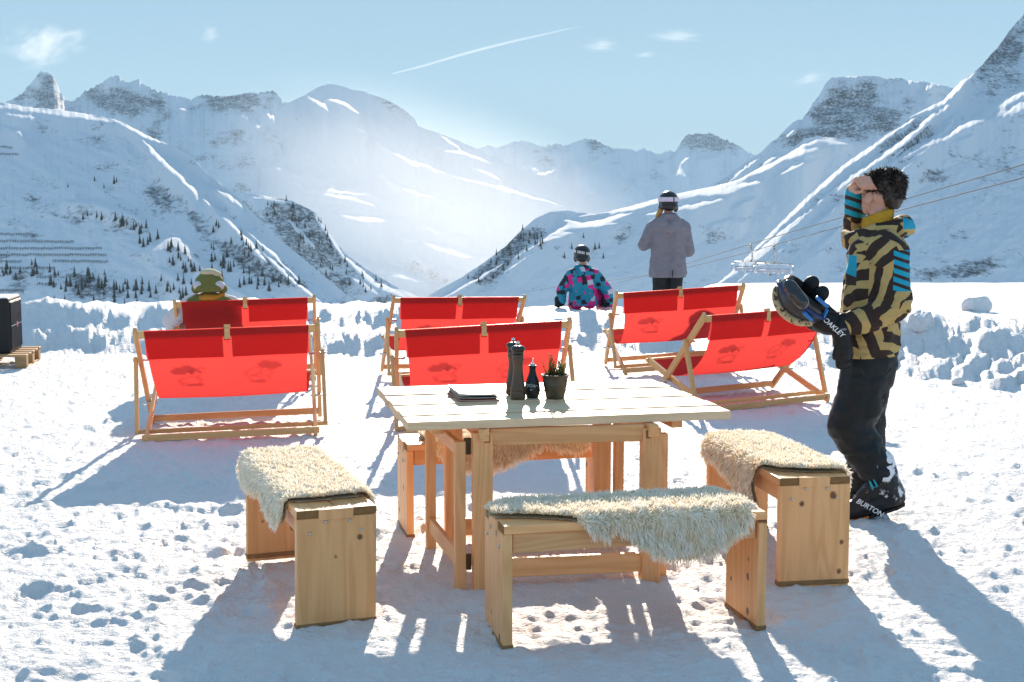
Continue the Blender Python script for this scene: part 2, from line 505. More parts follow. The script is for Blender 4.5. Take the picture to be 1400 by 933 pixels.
MASS = {}
def mountain(key, crest, rc, el_foot, strokes, rocks=(), jag=0.0, jagf=3.0, rock0=0.25, D0=5.0, seed=0, auto=None, step=0.0455, relief=1.0, skirt=None, lit=0.17):
    ca = np.array([p[0] for p in crest]); ce = np.array([p[1] for p in crest])
    a = np.arange(ca[0], ca[-1], step)
    el_c = np.interp(a, ca, ce) + jag * fbm(a * jagf, a * 0 + seed, 5, seed, 0.6)
    r_c = np.interp(a, [p[0] for p in rc], [p[1] for p in rc])
    nrow = int((el_c.max() - el_foot) / step) + 2
    v = np.linspace(0, 1, nrow) ** 1.0
    EL = el_c[None, :] + v[:, None] * (el_foot - el_c[None, :])
    A_ = np.repeat(a[None, :], nrow, 0)
    M = seg_mask(A_, EL, strokes, seed=seed)
    if auto is not None: M = np.maximum(M, auto(A_, EL))
    tp = np.tan(np.radians(EL)); ts = TSUN * np.cos(np.radians(A_ - SUN_AZ))
    dphi = np.radians((el_c - el_foot) / (nrow - 1))
    m_lit = np.maximum(lit, tp + 0.035)
    Rn = r_c[None, :] * np.clip((ts - tp[0]) / (ts - tp), 0.3, 1.2)
    gain = np.maximum(ts - m_lit, 0.03) * Rn / (m_lit - tp)
    acc = np.zeros_like(tp); cur = np.zeros(len(a))
    lam = np.radians(0.75)
    for i in range(1, nrow):
        cur = cur * np.exp(-dphi / lam) + gain[i] * M[i] * dphi
        cur[1:-1] = 0.4 * cur[1:-1] + 0.3 * (cur[:-2] + cur[2:])
        cur[8:-8] = 0.8 * cur[8:-8] + 0.1 * (cur[:-16] + cur[16:])
        cur[3:-3] = 0.5 * cur[3:-3] + 0.25 * (cur[:-6] + cur[6:])
        acc[i] = cur
    acc = blur(acc, 1, 1)
    sc = Rn / 1500.0
    relf = (0.6 * ridged(A_ * 1.1, EL * 1.6, 4, seed + 7) + 0.55 * fbm(A_ * 5, EL * 5, 5, seed + 9, 0.65) + 0.5 * fbm(A_ * 0.6, EL * 0.8, 2, seed + 5))
    depth = D0 * sc * (1.3 - 0.8 * relief * relf)
    onset = 1 - np.exp(-np.arange(nrow)[:, None] / 2.5)
    dd = np.maximum(depth, 0.4 * D0 * sc) * (1 - 0.97 * np.clip(M, 0, 1)) * onset
    # height above a sun-parallel plane; each slope hugs the shadow line of its own crest
    rel = np.radians(A_ - SUN_AZ)
    xc = r_c * np.sin(np.radians(a - SUN_AZ)); Wc = r_c * (tp[0] - ts[0])
    Ws = blur(Wc, 30, 0)
    loc = (Wc - Ws)[None, :] * np.exp(-(el_c[None, :] - EL) / 0.8) + acc - dd
    slope_w = np.gradient(Ws, xc)
    lo_s, hi_s = slope_w[:20].mean(), slope_w[-20:].mean()
    def Wx(xx):
        v_ = np.interp(xx, xc, Ws)
        v_ = np.where(xx < xc[0], Ws[0] + np.clip(lo_s, -0.2, 0.2) * (xx - xc[0]), v_)
        return np.where(xx > xc[-1], Ws[-1] + np.clip(hi_s, -0.2, 0.2) * (xx - xc[-1]), v_)
    r = Rn.copy()
    for it in range(14):
        r = 0.5 * r + 0.5 * np.clip(-(Wx(r * np.sin(rel)) + loc) / (ts - tp), 0.35 * Rn, 1.3 * Rn)
    # never overhanging: walking down, the face falls at most at a cliff's angle
    cl = blur(blur(seg_mask(A_, EL, rocks, warp=0.25, seed=seed + 50), 4, 0), 4, 1)
    mmax = 0.62 + 0.5 * cl
    for i in range(1, nrow):
        r[i] = np.minimum(r[i], r[i - 1] - r[i - 1] * dphi / (mmax[i] - tp[i]))
        r[i, 2:-2] = 0.4 * r[i, 2:-2] + 0.3 * 0.5 * (r[i, 1:-3] + r[i, 3:-1] + r[i, :-4] + r[i, 4:])
    r = 0.35 * r + 0.65 * blur(blur(r, 2, 1), 1, 0)
    r += 0.8 * sc * blur(cl, 3, 1) * (6 * fbm(A_ * 4, EL * 3, 4, seed + 71, 0.7)) + 1.0 * sc * fbm(A_ * 7, EL * 9, 4, seed + 72, 0.6) * (1 - M) * onset
    z = r * tp + 1.6
    x = r * np.sin(np.radians(A_)); y = r * np.cos(np.radians(A_))
    rk = seg_mask(A_, EL, rocks, warp=0.25, seed=seed + 50)
    rk = np.clip(1.1 * blur(blur(rk, 8, 0), 8, 1) + rock0 * (1.5 + 1.8 * fbm(A_ * 0.9, EL * 1.3, 3, seed + 60)), 0, 1.4) * (1 - np.clip(M * 1.2, 0, 1))
    # far side of the crest and the buried foot
    top = []
    for dr, dz in ((1400, 900), (700, 430), (300, 170), (110, 55), (30, 10)):
        top.append(np.stack([(r_c + dr) * np.sin(np.radians(a)), (r_c + dr) * np.cos(np.radians(a)), np.maximum(z[0] - dz, VALLEY - 5)], -1))
    foot = np.stack([x[-1] * 0.97, y[-1] * 0.97, np.full_like(a, VALLEY - 10)], -1)
    V = np.concatenate([np.array(top), np.stack([x, y, z], -1), foot[None]], 0)
    nt_ = len(top)
    o = mesh_np("mountain", V.reshape(-1, 3), grid_faces(V.shape[0], V.shape[1])[:, ::-1], MOUNT)
    rk = np.concatenate([np.repeat(rk[:1] * 0, nt_, 0), rk, rk[-1:]], 0)
    attr(o, "rock", rk)
    tag(o, kind="structure")
    MASS[key] = (a, el_c, el_foot, nrow, np.stack([x, y, z], -1))
    return o

def on_mass(key, b, e):
    """point of a slope at a bearing and an elevation"""
    a, elc, elf, nrow, P = MASS[key]
    j = int(np.clip(np.searchsorted(a, b), 0, len(a) - 1))
    v = (elc[j] - e) / (elc[j] - elf)
    if v < 0.0 or v > 1: return None
    return Vector(P[int(v * (nrow - 1)), j])

# near slope on the left
mountain("left", [(-27.71,5.01),(-23.66,4.57),(-21,4.14),(-19.9,3.96),(-18.78,3.9),(-17.37,3.7),(-16.37,3.48),(-15.37,2.93),(-14.35,2.49),(-13.56,2.1),(-12.89,1.29),(-12.09,0.74),(-11.55,0.22),(-10.81,-0.56),(-9.9,-1.49),(-9.14,-2.12),(-8.22,-2.91),(-7.29,-3.71),(-6.36,-4.35),(-4.94,-4.99)],
  [(-28,1950),(-22,1890),(-17.5,1825),(-14.5,1625),(-11,1380),(-6,1150),(-4,1120)], -7.0, [
  ([(-22.08,4.1),(-19.9,3.87),(-18.23,3.71),(-16.52,3.42)],7),([(-16.8,3.56),(-15.37,2.9),(-14.2,2.43)],6),([(-13.56,2.07),(-12.74,1.29),(-12.09,0.71)],5),
  ([(-21.01,3.67),(-19.64,3.53)],5),([(-21.03,3.24),(-20.35,2.99),(-20.01,2.44)],5),([(-22.65,3.29),(-21.03,3.21)],5),
  ([(-15.66,2.83),(-15.24,2.33),(-14.66,1.73),(-13.94,1.1),(-13.56,0.58)],9),([(-18.79,0.18),(-17.48,0.12),(-16.33,-0.24),(-15.49,-0.67)],7),
  ([(-15.65,-1.95),(-14.3,-1.47),(-13.22,-2.59)],17),([(-15.13,-2.53),(-13.8,-3.2)],9),([(-13.06,0.21),(-12.18,-0.55),(-11.29,-1.64),(-10.53,-2.42)],8),
  ([(-12.51,0.68),(-11.5,-0.06)],9),([(-11.57,-0.87),(-10.37,-1.96),(-9.1,-3.28)],4),([(-12.54,-3.18),(-11.03,-3.98)],4),([(-10.98,-1.64),(-9.47,-3.22),(-8.24,-4.08)],5)],
  rocks=[([(-12.89,1.13),(-12.3,0.61)],22),([(-15.42,0.82),(-14.27,-0.24)],26),([(-21.15,-0.09),(-20.34,-0.53)],14),([(-20.31,0.12),(-19.2,-0.18)],16),([(-18.35,-0.18),(-16.06,-0.85),(-14.6,-1.62)],10),
         ([(-16.88,0.81),(-16.47,-0.09)],12),([(-16.24,3.06),(-15.82,2.47)],10),([(-13.67,-0.24),(-12.8,-1.48)],24),([(-10.99,-2.11),(-8.85,-3.69)],22),([(-21.26,-2.89),(-19.59,-3.16)],14),([(-18.87,-3.08),(-16.72,-3.58)],24),([(-17.39,3.05),(-16.97,2.61)],9),([(-12.5,-1.48),(-10.09,-3.37)],20),([(-16.86,1.56),(-16,1.27)],8)],
  jag=0.05, jagf=4, rock0=0.44, D0=6, seed=100)
# wooded spur behind it
mountain("spur", [(-17.82,-1.44),(-15.46,-0.55),(-13.66,0.12),(-12.46,0.43),(-11.85,0.62),(-10.94,0.49),(-9.41,0.22),(-8.49,-0.25),(-7.88,-1.19),(-7.27,-1.97),(-6.34,-2.7),(-5.08,-3.47),(-3.5,-4.14),(-1.92,-4.75),(-1.28,-5.01)],
  [(-14,2600),(0,2200)], -6.0, [
  ([(-11.4,0.43),(-9.26,0.12)],4),([(-8.49,-0.31),(-7.73,-1.5),(-7.27,-2.13)],6),([(-7.27,-2.19),(-6.03,-3.34),(-4.46,-3.98)],9),([(-9.58,-0.56),(-8.51,-1.81)],4),([(-6.97,-3.08),(-5.72,-3.88)],8),([(-5.09,-3.56),(-3.19,-4.37)],7),([(-4.46,-4.04),(-3.19,-4.52)],7)],
  rocks=[([(-10.34,-0.09),(-8.5,-0.87)],22),([(-8.81,-0.87),(-7.59,-2.76)],30),([(-10.04,-0.87),(-8.22,-2.76)],22)], jag=0.06, rock0=0.7, D0=7, seed=200)
# ragged peaks far left
mountain("peaks", [(-26.3,3.14),(-22.64,3.52),(-21,4.08),(-20.67,4.17),(-20.16,4.51),(-19.73,4.98),(-19.49,5.36),(-19.24,5.4),(-19.02,5.32),(-18.83,5.01),(-18.65,4.55),(-18.43,4.26),(-18.21,4.24),(-18,4.42),(-17.86,4.57),(-17.48,4.78),(-17.04,5.03),(-16.75,5.27),(-16.46,5.31),(-16.04,5.03),(-15.83,5.15),(-15.6,5.18),(-15.31,4.92),(-14.88,4.73),(-14.15,4.56),(-13.5,4.43),(-13.11,4.61),(-12.36,4.57),(-12,4.57),(-11.16,4.74),(-10.8,4.71),(-10.25,4.84),(-10,4.76),(-9.74,4.37),(-9.34,4.31),(-7.2,3.41),(-4.4,2.56)],
  [(-20,5400),(-5,5000)], -1.5, [([(-14.16,4),(-13.51,3.95)],3),([(-11.99,4.03),(-11.18,3.65),(-10.52,3.08)],6),([(-11.02,4.14),(-10.57,3.99),(-10.15,3.66)],7),([(-10.44,2.71),(-9.83,2.53)],3)],
  rocks=[([(-19.87,4.89),(-18.64,3.9)],26),([(-17.63,4.66),(-15.34,3.97)],24),([(-15.03,4.58),(-14.47,3.39)],10),([(-13.26,4.46),(-9.95,4.51)],10)], jag=0.17, jagf=9, rock0=0.55, D0=8, seed=300)
# the broad central massif
mountain("massif", [(-16.95,-1.45),(-14.56,0.21),(-12.73,1.65),(-11.19,2.95),(-9.8,4.15),(-9.34,4.43),(-8.81,4.68),(-8.41,4.93),(-8.1,5.08),(-7.73,5.15),(-7.24,5.06),(-6.87,4.92),(-6.35,4.86),(-6.01,4.71),(-5.63,4.62),(-5.01,4.32),(-4.55,4.05),(-4.18,3.71),(-4.02,3.4),(-3.62,3.25),(-3.15,3.12),(-2.36,2.82),(-1.58,2.47),(-0.32,1.88),(1.26,1.32),(3.16,0.63),(4.74,-0.09),(6.31,-0.56)],
  [(-14,4500),(-12,4690),(-8,5350),(-3.2,4690),(1.3,4285),(5,4050)], -4.2, [
  ([(-8.82,4.65),(-8.27,4.29),(-7.75,3.96)],8),([(-8.11,4.54),(-7.19,4.33),(-6.45,3.88)],7),([(-6.8,3.38),(-6.06,3.05)],4),([(-5.87,2.87),(-5.03,2.25),(-4.41,1.88),(-3.16,1.44)],5),
  ([(-10.85,1.76),(-9.85,1.55),(-8.78,1.21),(-7.29,1.18)],6),([(-9.46,1.05),(-8.17,0.69),(-6.3,0.53),(-5.05,0.16)],7),([(-8.79,0.53),(-6.93,0.31),(-5.68,-0.06)],5),([(-8.24,-0.25),(-6.31,-0.56),(-4.37,-0.57)],9),([(-8.49,0),(-6.93,-0.06)],4),
  ([(-3.21,3.09),(-2.68,2.72),(-2.21,2.44)],4),([(-3.15,2.41),(-1.89,2.19),(-0.76,1.76)],5),([(-4.41,1.94),(-2.53,1.32),(0,0.63),(2.53,-0.09)],6),([(-5.67,1.31),(-4.42,0.63),(-1.9,0)],6),([(-3.96,-1.51),(-2.54,-1.99),(-1.11,-2.21)],16),
  ([(-7.27,-1.97),(-5.39,-2.83),(-3.5,-3.35)],12),([(-4.43,-0.57),(-3.17,-1.13),(-1.9,-1.36)],8),([(-3.18,-2.62),(-1.91,-2.94)],10),([(-5.06,-1.19),(-3.96,-1.67)],5),([(-1.58,1.63),(-0.32,1.07)],4),([(-2.87,-3.57),(-1.59,-3.74)],14),([(-4.44,-2.14),(-3.49,-2.53)],7)],
  rocks=[([(-6.25,4.71),(-4.08,3.65)],14),([(-5.07,-2.3),(-2.55,-3.26)],20)], jag=0.035, jagf=5, rock0=0.22, D0=14, seed=400, relief=0.8)
# hazy range closing the valley
mountain("range", [(-4.41,1.78),(-3.15,2.1),(-1.89,2.35),(-1.26,2.54),(-1.01,2.6),(-0.63,2.48),(0,2.73),(0.38,2.79),(0.79,2.76),(1.2,2.54),(1.89,2.66),(2.36,2.6),(2.83,2.78),(3.15,2.88),(3.62,2.81),(3.93,2.63),(4.41,2.44),(4.97,2.47),(5.34,2.34),(5.66,2.46),(6.28,2.21),(6.75,2.37),(6.97,2.3),(7.21,2.67),(7.45,3.01),(7.82,3.07),(8.19,3.04),(8.44,3.1),(8.75,2.94),(9.12,2.78),(9.52,2.63),(9.99,2.32),(10.45,2.13),(11.21,2.03),(13.03,1.59),(15.41,1.27)],
  [(-5,8200),(12,7600)], -0.6, [([(0.25,1.01),(1.42,1.38),(2.21,1.88)],5),([(0.63,1.7),(1.26,1.51)],4),([(7.22,1.77),(7.9,2.3)],3),([(6.92,1.37),(7.69,1.31)],4),([(2.52,1.88),(3.15,1.69)],3),([(7.99,1.93),(8.92,2.11)],3),([(-1.89,1.32),(-0.63,1.01)],4)],
  rocks=[([(7.21,2.92),(9.68,2.53)],22),([(2.52,2.72),(4.41,2.41)],12),([(0,2.63),(1.26,2.44)],10)], jag=0.15, jagf=8, rock0=0.45, D0=14, seed=500)
# flat-topped mountain on the right
mountain("mesa", [(8.17,0.62),(8.93,1.09),(9.69,1.67),(10.6,2.25),(10.96,2.64),(11.26,2.83),(11.64,3.25),(11.94,3.55),(12.3,3.63),(12.53,3.96),(12.73,4.32),(12.96,4.62),(13.19,5.06),(13.42,5.29),(13.83,5.34),(14.72,5.35),(15.24,5.34),(15.65,5.21),(16.17,5.23),(16.55,5.1),(17.27,5.05),(17.9,4.86),(19.32,4.53),(21.55,3.83),(23.71,3.49)],
  [(8,2700),(11,2800),(14,3020),(18,3050),(24,3100)], 0.4, [([(11.65,2.94),(12.09,3.24)],5),([(10.76,1.76),(11.36,2.12)],4),([(9.39,1.15),(10.6,2.07)],5),([(17.2,4.76),(18.18,5.14)],6),([(13.83,5.32),(14.72,5.24)],3),([(16.32,5.08),(17.05,4.97)],3),([(9.4,0.62),(11.22,1.66)],5)],
  rocks=[([(12.97,4.32),(15.35,3.53)],60),([(11.95,2.97),(13.9,2.49)],40),([(15.34,3.97),(16.53,3.06)],30)], jag=0.10, jagf=7, rock0=0.5, D0=9, seed=600)
# sunlit rolling shoulder below it
mountain("shoulder", [(-5.73,-5.17),(-4.46,-4.52),(-3.5,-3.79),(-2.23,-3.1),(-1.27,-2.47),(-0.32,-1.77),(0.38,-1.07),(0.95,-0.57),(1.65,-0.25),(2.37,-0.19),(2.85,-0.28),(3.64,-0.35),(4.27,-0.22),(5.37,0.06),(6.46,0.38),(7.55,0.62),(8.78,0.87),(9.7,1.12),(10.76,1.73),(11.81,2.36),(12.4,2.81),(12.94,2.93),(13.3,2.86),(14.19,2.73),(15.68,2.32),(18.3,1.55)],
  [(-6,1750),(-3.5,1820),(2,2140),(6.5,2190),(11,2390),(13.3,2580),(18,2500)], -5.0, [
  ([(2.85,-0.44),(4.74,-0.19),(6.62,0.31),(8.94,0.81),(10.92,1.66),(12.71,2.69)],10),([(5.37,-0.44),(7.87,0),(9.41,0.37)],8),([(6.46,0.31),(8.79,0.62),(10.62,0.99)],8),([(10.91,1.73),(12.12,2.15),(13.46,2.5)],7),([(11.96,2.42),(13.15,2.74),(14.35,2.49)],6),
  ([(2.06,-0.57),(3.17,-0.88),(5.21,-0.31)],8),([(1.43,-1.36),(2.38,-0.95),(4.75,-0.72)],8),([(0,-2.31),(1.27,-1.52),(3.17,-1.04)],7),([(8.5,-0.81),(9.42,-0.56),(10.04,-0.65)],4),([(-3.51,-4.21),(-1.91,-3.42),(-0.32,-2.47)],4),([(11.23,1.29),(13.02,2.05)],6),([(-0.32,-2.85),(0.95,-1.99)],4),([(8.17,0.44),(9.71,0.62)],7),([(9.42,-0.09),(10.33,0.31)],4)],
  rocks=[([(-0.32,-1.99),(1.27,-1.2)],30),([(-1.91,-3.42),(0,-2.15)],26),([(4.12,-1.2),(5.07,-1.51)],12),([(8.19,-1.19),(9.44,-1.34)],14)], jag=0.03, rock0=0.40, D0=6, seed=700)
def streaks(A_, EL):
    """long avalanche-combed ribs running down to the left"""
    u = (A_ - 17.0) * 0.707 + (EL - 4.0) * 0.707; q = -(A_ - 17.0) * 0.63 + (EL - 4.0) * 0.78
    n = fbm(q * 2.6, u * 0.28, 4, 811) + 0.25 * fbm(q * 8, u * 0.8, 2, 812)
    crest_d = np.interp(A_, MCA, MCE) - EL
    zone = np.exp(-((crest_d - 1.2) / 1.2) ** 2) * sstep(8.5, 10.5, A_) * sstep(19.5, 17.0, A_)
    return sstep(0.02, 0.16, n) * sstep(0.25, 0.7, zone) * (crest_d > 0.05)
SLOPE = [(7.3,-4.34),(8.23,-3.7),(9.46,-2.81),(10.97,-1.24),(12.46,0.31),(13.93,1.65),(15.37,2.69),(16.8,3.74),(17.92,4.3),(18.6,5.07),(19.29,5.57),(19.61,5.96),(19.95,6.35),(20.29,6.85),(20.48,7.12),(20.87,7.56),(21.65,8.21),(22.98,8.41),(25.06,8.14),(27.06,8.27)]
MCA = np.array([p[0] for p in SLOPE]); MCE = np.array([p[1] for p in SLOPE])
mountain("slope", SLOPE, [(7,1180),(12.5,1400),(15.5,1620),(18.5,1900),(19.7,2050),(21.3,2450),(30,2700)], -5.0, [
  ([(11.32,-3.2),(12.81,-1.94),(13.99,-0.86)],8),([(9.78,-3.21),(11.89,-1.48),(13.38,-0.4),(14.83,0.91)],6),([(15.12,1.21),(16.84,2.31),(18.25,2.88),(19.63,3.74),(21.52,4.75),(24.12,6)],8),([(19.36,3.36),(21,3.96),(23.64,5.04)],9),([(16.51,3.6),(17.92,4.3),(19.15,5.4)],9),
  ([(9.46,-2.87),(10.97,-1.33),(12.46,0.18),(13.93,1.52),(15.38,2.57),(16.8,3.59)],7),([(8.23,-3.86),(10.68,-1.96),(13.07,0.06)],5),([(12.22,-2.57),(13.56,-1.63)],4),([(18.26,2.59),(19.1,2.87)],4),([(16.27,1.87),(17.41,2.6)],5)],
  rocks=[([(19.3,5.34),(20.89,6.99)],36),([(15.4,1.88),(17.39,3.05)],34),([(15.42,0.82),(15.88,0.21)],14),([(16.7,-2.97),(21.22,-2)],16),([(19.14,1.54),(21.11,0.94)],16),([(16.88,0.96),(18.01,1.4)],10),([(19.87,4.74),(20.94,5.57)],30)],
  jag=0.07, jagf=5, rock0=0.45, D0=6, seed=800, auto=streaks)

# ================================================================ TIMBER FURNITURE
def mat_wood(name, axis, light=(0.90, 0.49, 0.215), dark=(0.69, 0.30, 0.105), knots=True, rough=0.42, sk=None):
    t = NT(name); t.rough(rough); t.spec(0.4)
    oi = t.n("ShaderNodeObjectInfo").outputs["Random"]
    off = t.n("ShaderNodeCombineXYZ"); 
    for i, k in enumerate((7.3, 13.1, 5.7)): t.l(t.math('MULTIPLY', oi, k), off.inputs[i])
    va = t.n("ShaderNodeVectorMath", operation='ADD'); t.l(t.coord(), va.inputs[0]); t.l(off.outputs[0], va.inputs[1])
    co = va.outputs[0]
    sc = [9.0, 9.0, 9.0]; sc[axis] = 0.9
    rings = t.noise(t.mapping(co, sc), 1.0, 2, 0.4, 0.3)
    wv = t.math('SINE', t.math('MULTIPLY', rings, 46.0))
    wv = t.math('ADD', t.math('MULTIPLY', wv, 0.5), 0.5)
    sf = [160.0, 160.0, 160.0]; sf[axis] = 4.0
    fib = t.noise(t.mapping(co, sf), 1.0, 3, 0.6)
    big = t.noise(co, 3.0, 3)
    f = t.math('ADD', t.math('MULTIPLY', wv, 0.42), t.math('MULTIPLY', fib, 0.50))
    f = t.math('ADD', f, t.math('MULTIPLY', big, 0.35), clamp=True)
    c = t.mix(f, dark, light)
    tone = t.math('ADD', t.math('MULTIPLY', oi, 0.3), 0.85)
    vm = t.n("ShaderNodeVectorMath", operation='SCALE'); t.l(c, vm.inputs[0]); t.l(tone, vm.inputs[3]); c = vm.outputs[0]
    if knots:
        vo = t.n("ShaderNodeTexVoronoi"); vo.feature = 'F1'; vo.inputs["Scale"].default_value = 1.0
        if sk is None:
            sk = [7.0, 7.0, 7.0]; sk[axis] = 4.0
            t.l(t.mapping(co, sk), vo.inputs["Vector"])
        else:                                       # a broad face: knots laid out over its two long directions
            vo.voronoi_dimensions = '2D'; sx_ = t.n("ShaderNodeSeparateXYZ"); t.l(co, sx_.inputs[0]); cx_ = t.n("ShaderNodeCombineXYZ")
            t.l(t.math('MULTIPLY', sx_.outputs[1], sk[1]), cx_.inputs[0]); t.l(t.math('MULTIPLY', sx_.outputs[2], sk[2]), cx_.inputs[1]); t.l(cx_.outputs[0], vo.inputs["Vector"])
        gate = t.math('GREATER_THAN', t.n("ShaderNodeSeparateColor").outputs[0], 0.50)
        sep = gate.node.inputs[0].links[0].from_node; t.l(vo.outputs["Color"], sep.inputs[0])
        k = t.math('MULTIPLY', t.math('MULTIPLY', t.math('SUBTRACT', t.math('ADD', 0.05, t.math('MULTIPLY', sep.outputs[1], 0.10)), t.math('ADD', vo.outputs["Distance"], t.math('MULTIPLY', t.math('SUBTRACT', t.noise(co, 55, 3), 0.5), 0.11))), 16.0, clamp=True), gate)
        c = t.mix(k, c, (0.20, 0.075, 0.025))
    t.base(c)
    t.bump(t.math('ADD', fib, t.math('MULTIPLY', wv, 0.2)), 0.25, 0.0015)
    return t.m
WX = mat_wood("pine_x", 0); WY = mat_wood("pine_y", 1); WZ = mat_wood("pine_z", 2)
WPANEL = mat_wood("pine_panel", 2, sk=[0.6, 8.0, 7.0])
WEND = simple("pine_end_grain", (0.27, 0.14, 0.055), 0.7, 0.2, var=0.35, vscale=60)
WTOP = mat_wood("pine_tabletop", 0, (0.76, 0.56, 0.36), (0.62, 0.42, 0.23), False, 0.5)
WET = simple("wet_pine", (0.30, 0.16, 0.065), 0.6, 0.3, var=0.4, vscale=30)
STEEL = simple("zinc_steel", (0.62, 0.62, 0.60), 0.3, 0.5, 1.0)
DARKMETAL = simple("dark_hinge_metal", (0.10, 0.085, 0.055), 0.4, 0.5, 0.8)

def board(name, size, loc, parent, end=False, mat=None, bevel=0.004, rot=None):
    """board with the grain along its longest side and, if asked, darker sawn ends"""
    ax = max(range(3), key=lambda i: size[i])
    m = mat or (WX, WY, WZ)[ax]
    o = box(name, size, loc, [m, WEND] if end else m, parent, rot=rot, bevel=bevel, seg=2)
    if end:
        for p in o.data.polygons:
            if abs(p.normal[ax]) > 0.8: p.material_index = 1
    return o

BENCH_H = 0.455
def make_bench(label, x, y, rz, z, tilt=(0, 0), long=1.02):
    """x along the bench, y across; origin on the snow below its middle"""
    b = thing("wooden_bench", label, "bench", (x, y, z), rz, "pine benches round the table", tilt)
    L, W, T, P = long, 0.315, 0.032, 0.036
    for s in (-1, 1):
        board("seat_plank", (L - 0.004, W / 2 - 0.003, T), (0, s * W / 4, BENCH_H - T / 2), b, end=True)
    for s in (-1, 1):
        bm = box_bm((P, W - 0.004, BENCH_H - T + 0.02), bevel=0.004, seg=2)
        bm.transform(Matrix.Translation((0, 0, -0.01)))
        box_bm((P + 0.004, 0.135, T + 0.01), bm, Matrix.Translation((s * 0.0015, 0.004, (BENCH_H - T) / 2 + T / 2 - 0.004)), 0.002)
        p = bm_obj("leg_panel", bm, WPANEL, b); p.location = (s * (L / 2 - P / 2 + 0.002), 0, (BENCH_H - T) / 2)
        for yy, zz in ((-0.095, 0.155), (0.105, 0.155), (-0.05, 0.195), (0.045, 0.197)):
            sc = lathe_obj("screw", [(0.0001, 0.004), (0.0045, 0.0035), (0.006, 0.001), (0.006, -0.002)], STEEL, p, seg=10)
            sc.location = (s * (P / 2 + 0.003), yy, zz); sc.rotation_euler = (0, s * R(90), 0)
        f = box("foot_strip", (P + 0.008, W + 0.002, 0.022), (0, 0, -(BENCH_H - T) / 2 + 0.004), WET, p, bevel=0.004)
    for s in (-1, 1):
        board("apron_rail", (L - 2 * P - 0.004, 0.022, 0.072), (0, s * (W / 2 - 0.03), BENCH_H - T - 0.038), b)
    return b

B_FRONT = make_bench("low pine bench in front of the table with fleece hanging over its near side", 0.43, 4.905, R(13.2), 0.0)
B_LEFT = make_bench("pine bench at the left of the table, its broad end panel facing the viewer", -0.863, 5.385, R(112), 0.018, (R(0.5), R(-1.6)))
B_RIGHT = make_bench("pine bench right of the table near the man with the helmet", 1.197, 5.947, R(99), 0.005, (0, R(0.6)))
B_BACK = make_bench("pine bench on the far side of the table, mostly hidden behind the table legs", -0.046, 6.526, R(13), 0.0)

# ---------------------------------------------------------------- table
TABLE_H = 0.722
TBX, TBY, TBR = 0.143, 5.982, R(12.5)
tb = thing("wooden_table", "pale pine plank table with pepper mills, oil bottle and potted herb on it", "table", (TBX, TBY, 0.0), TBR)
TW, TD, TT = 1.405, 1.08, 0.036
npl = 7; pw_ = TD / npl
for k in range(npl):
    board("plank", (TW + random.uniform(-0.004, 0.004), pw_ - 0.009, TT), (0, -TD / 2 + pw_ * (k + 0.5), TABLE_H - TT / 2 + (0, 0.0042, -0.001, 0.0036, -0.001, 0.0045, 0.001)[k]), tb, mat=WTOP, bevel=0.0025)
zt = TABLE_H - TT
LEGS = {(-1, -1): (-0.385, -0.50), (1, -1): (0.335, -0.545), (-1, 1): (-0.38, 0.23), (1, 1): (0.33, 0.17)}
for (sx, sy), (lx, ly) in LEGS.items():
    lg = board("leg", (0.082, 0.052, zt - 0.02 + 0.03), (lx, ly, (zt - 0.02 - 0.03) / 2), tb)
    board("tenon", (0.026, 0.056, 0.036), (-0.016 * sx, -0.001, (zt) / 2 - 0.02), lg, mat=WEND)
for sy, zz, hh in ((-1, 0.645, 0.072), (-1, 0.085, 0.082), (1, 0.645, 0.072), (1, 0.085, 0.082)):
    x0, y0 = LEGS[(-1, sy)]; x1, y1 = LEGS[(1, sy)]
    bar("rail", (x0 + 0.03, y0, zz), (x1 - 0.03, y1, zz), 0.028, hh, WX, tb, side=Vector((0, 1, 0)))
for sx in (-1, 1):
    x0, y0 = LEGS[(sx, -1)]; x1, y1 = LEGS[(sx, 1)]
    bar("side_rail", (x0, y0 - 0.05, zt - 0.028), (x1, y1 + 0.09, zt - 0.028), 0.042, 0.052, WX, tb)
board("batten", (0.05, 0.84, 0.034), (0.47, -0.08, zt - 0.018), tb)
board("batten", (0.05, 0.84, 0.034), (-0.56, -0.02, zt - 0.018), tb)
for sx, gx, ya, yb_ in ((-1, -0.475, -0.47, 0.19), (1, 0.412, -0.47, 0.16)):
    g = thing("gate_leg", None, None); g.parent = tb
    board("post", (0.046, 0.040, zt - 0.045), (gx, ya, (zt - 0.075) / 2), g)
    board("post", (0.046, 0.040, zt - 0.045), (gx - 0.02 * (sx < 0), yb_, (zt - 0.075) / 2), g)
    bar("gate_rail", (gx, ya + 0.02, 0.115), (gx - 0.02 * (sx < 0), yb_ - 0.02, 0.115), 0.024, 0.075, WX, g)
    bar("gate_rail", (gx, ya + 0.02, zt - 0.095), (gx - 0.02 * (sx < 0), yb_ - 0.02, zt - 0.095), 0.024, 0.06, WX, g)
    for zz in (0.105, 0.60):
        box("hinge", (0.030, 0.008, 0.07), ((gx + sx * -0.036), ya + 0.012, zz), DARKMETAL, g, bevel=0.002)

def on_table(u, v, dz=0.0):
    c, s = math.cos(TBR), math.sin(TBR)
    return (TBX + u * c - v * s, TBY + u * s + v * c, TABLE_H + 0.0038 + dz)
def table_uv(x, y):
    c, s = math.cos(TBR), math.sin(TBR); x -= TBX; y -= TBY
    return (x * c + y * s, -x * s + y * c)

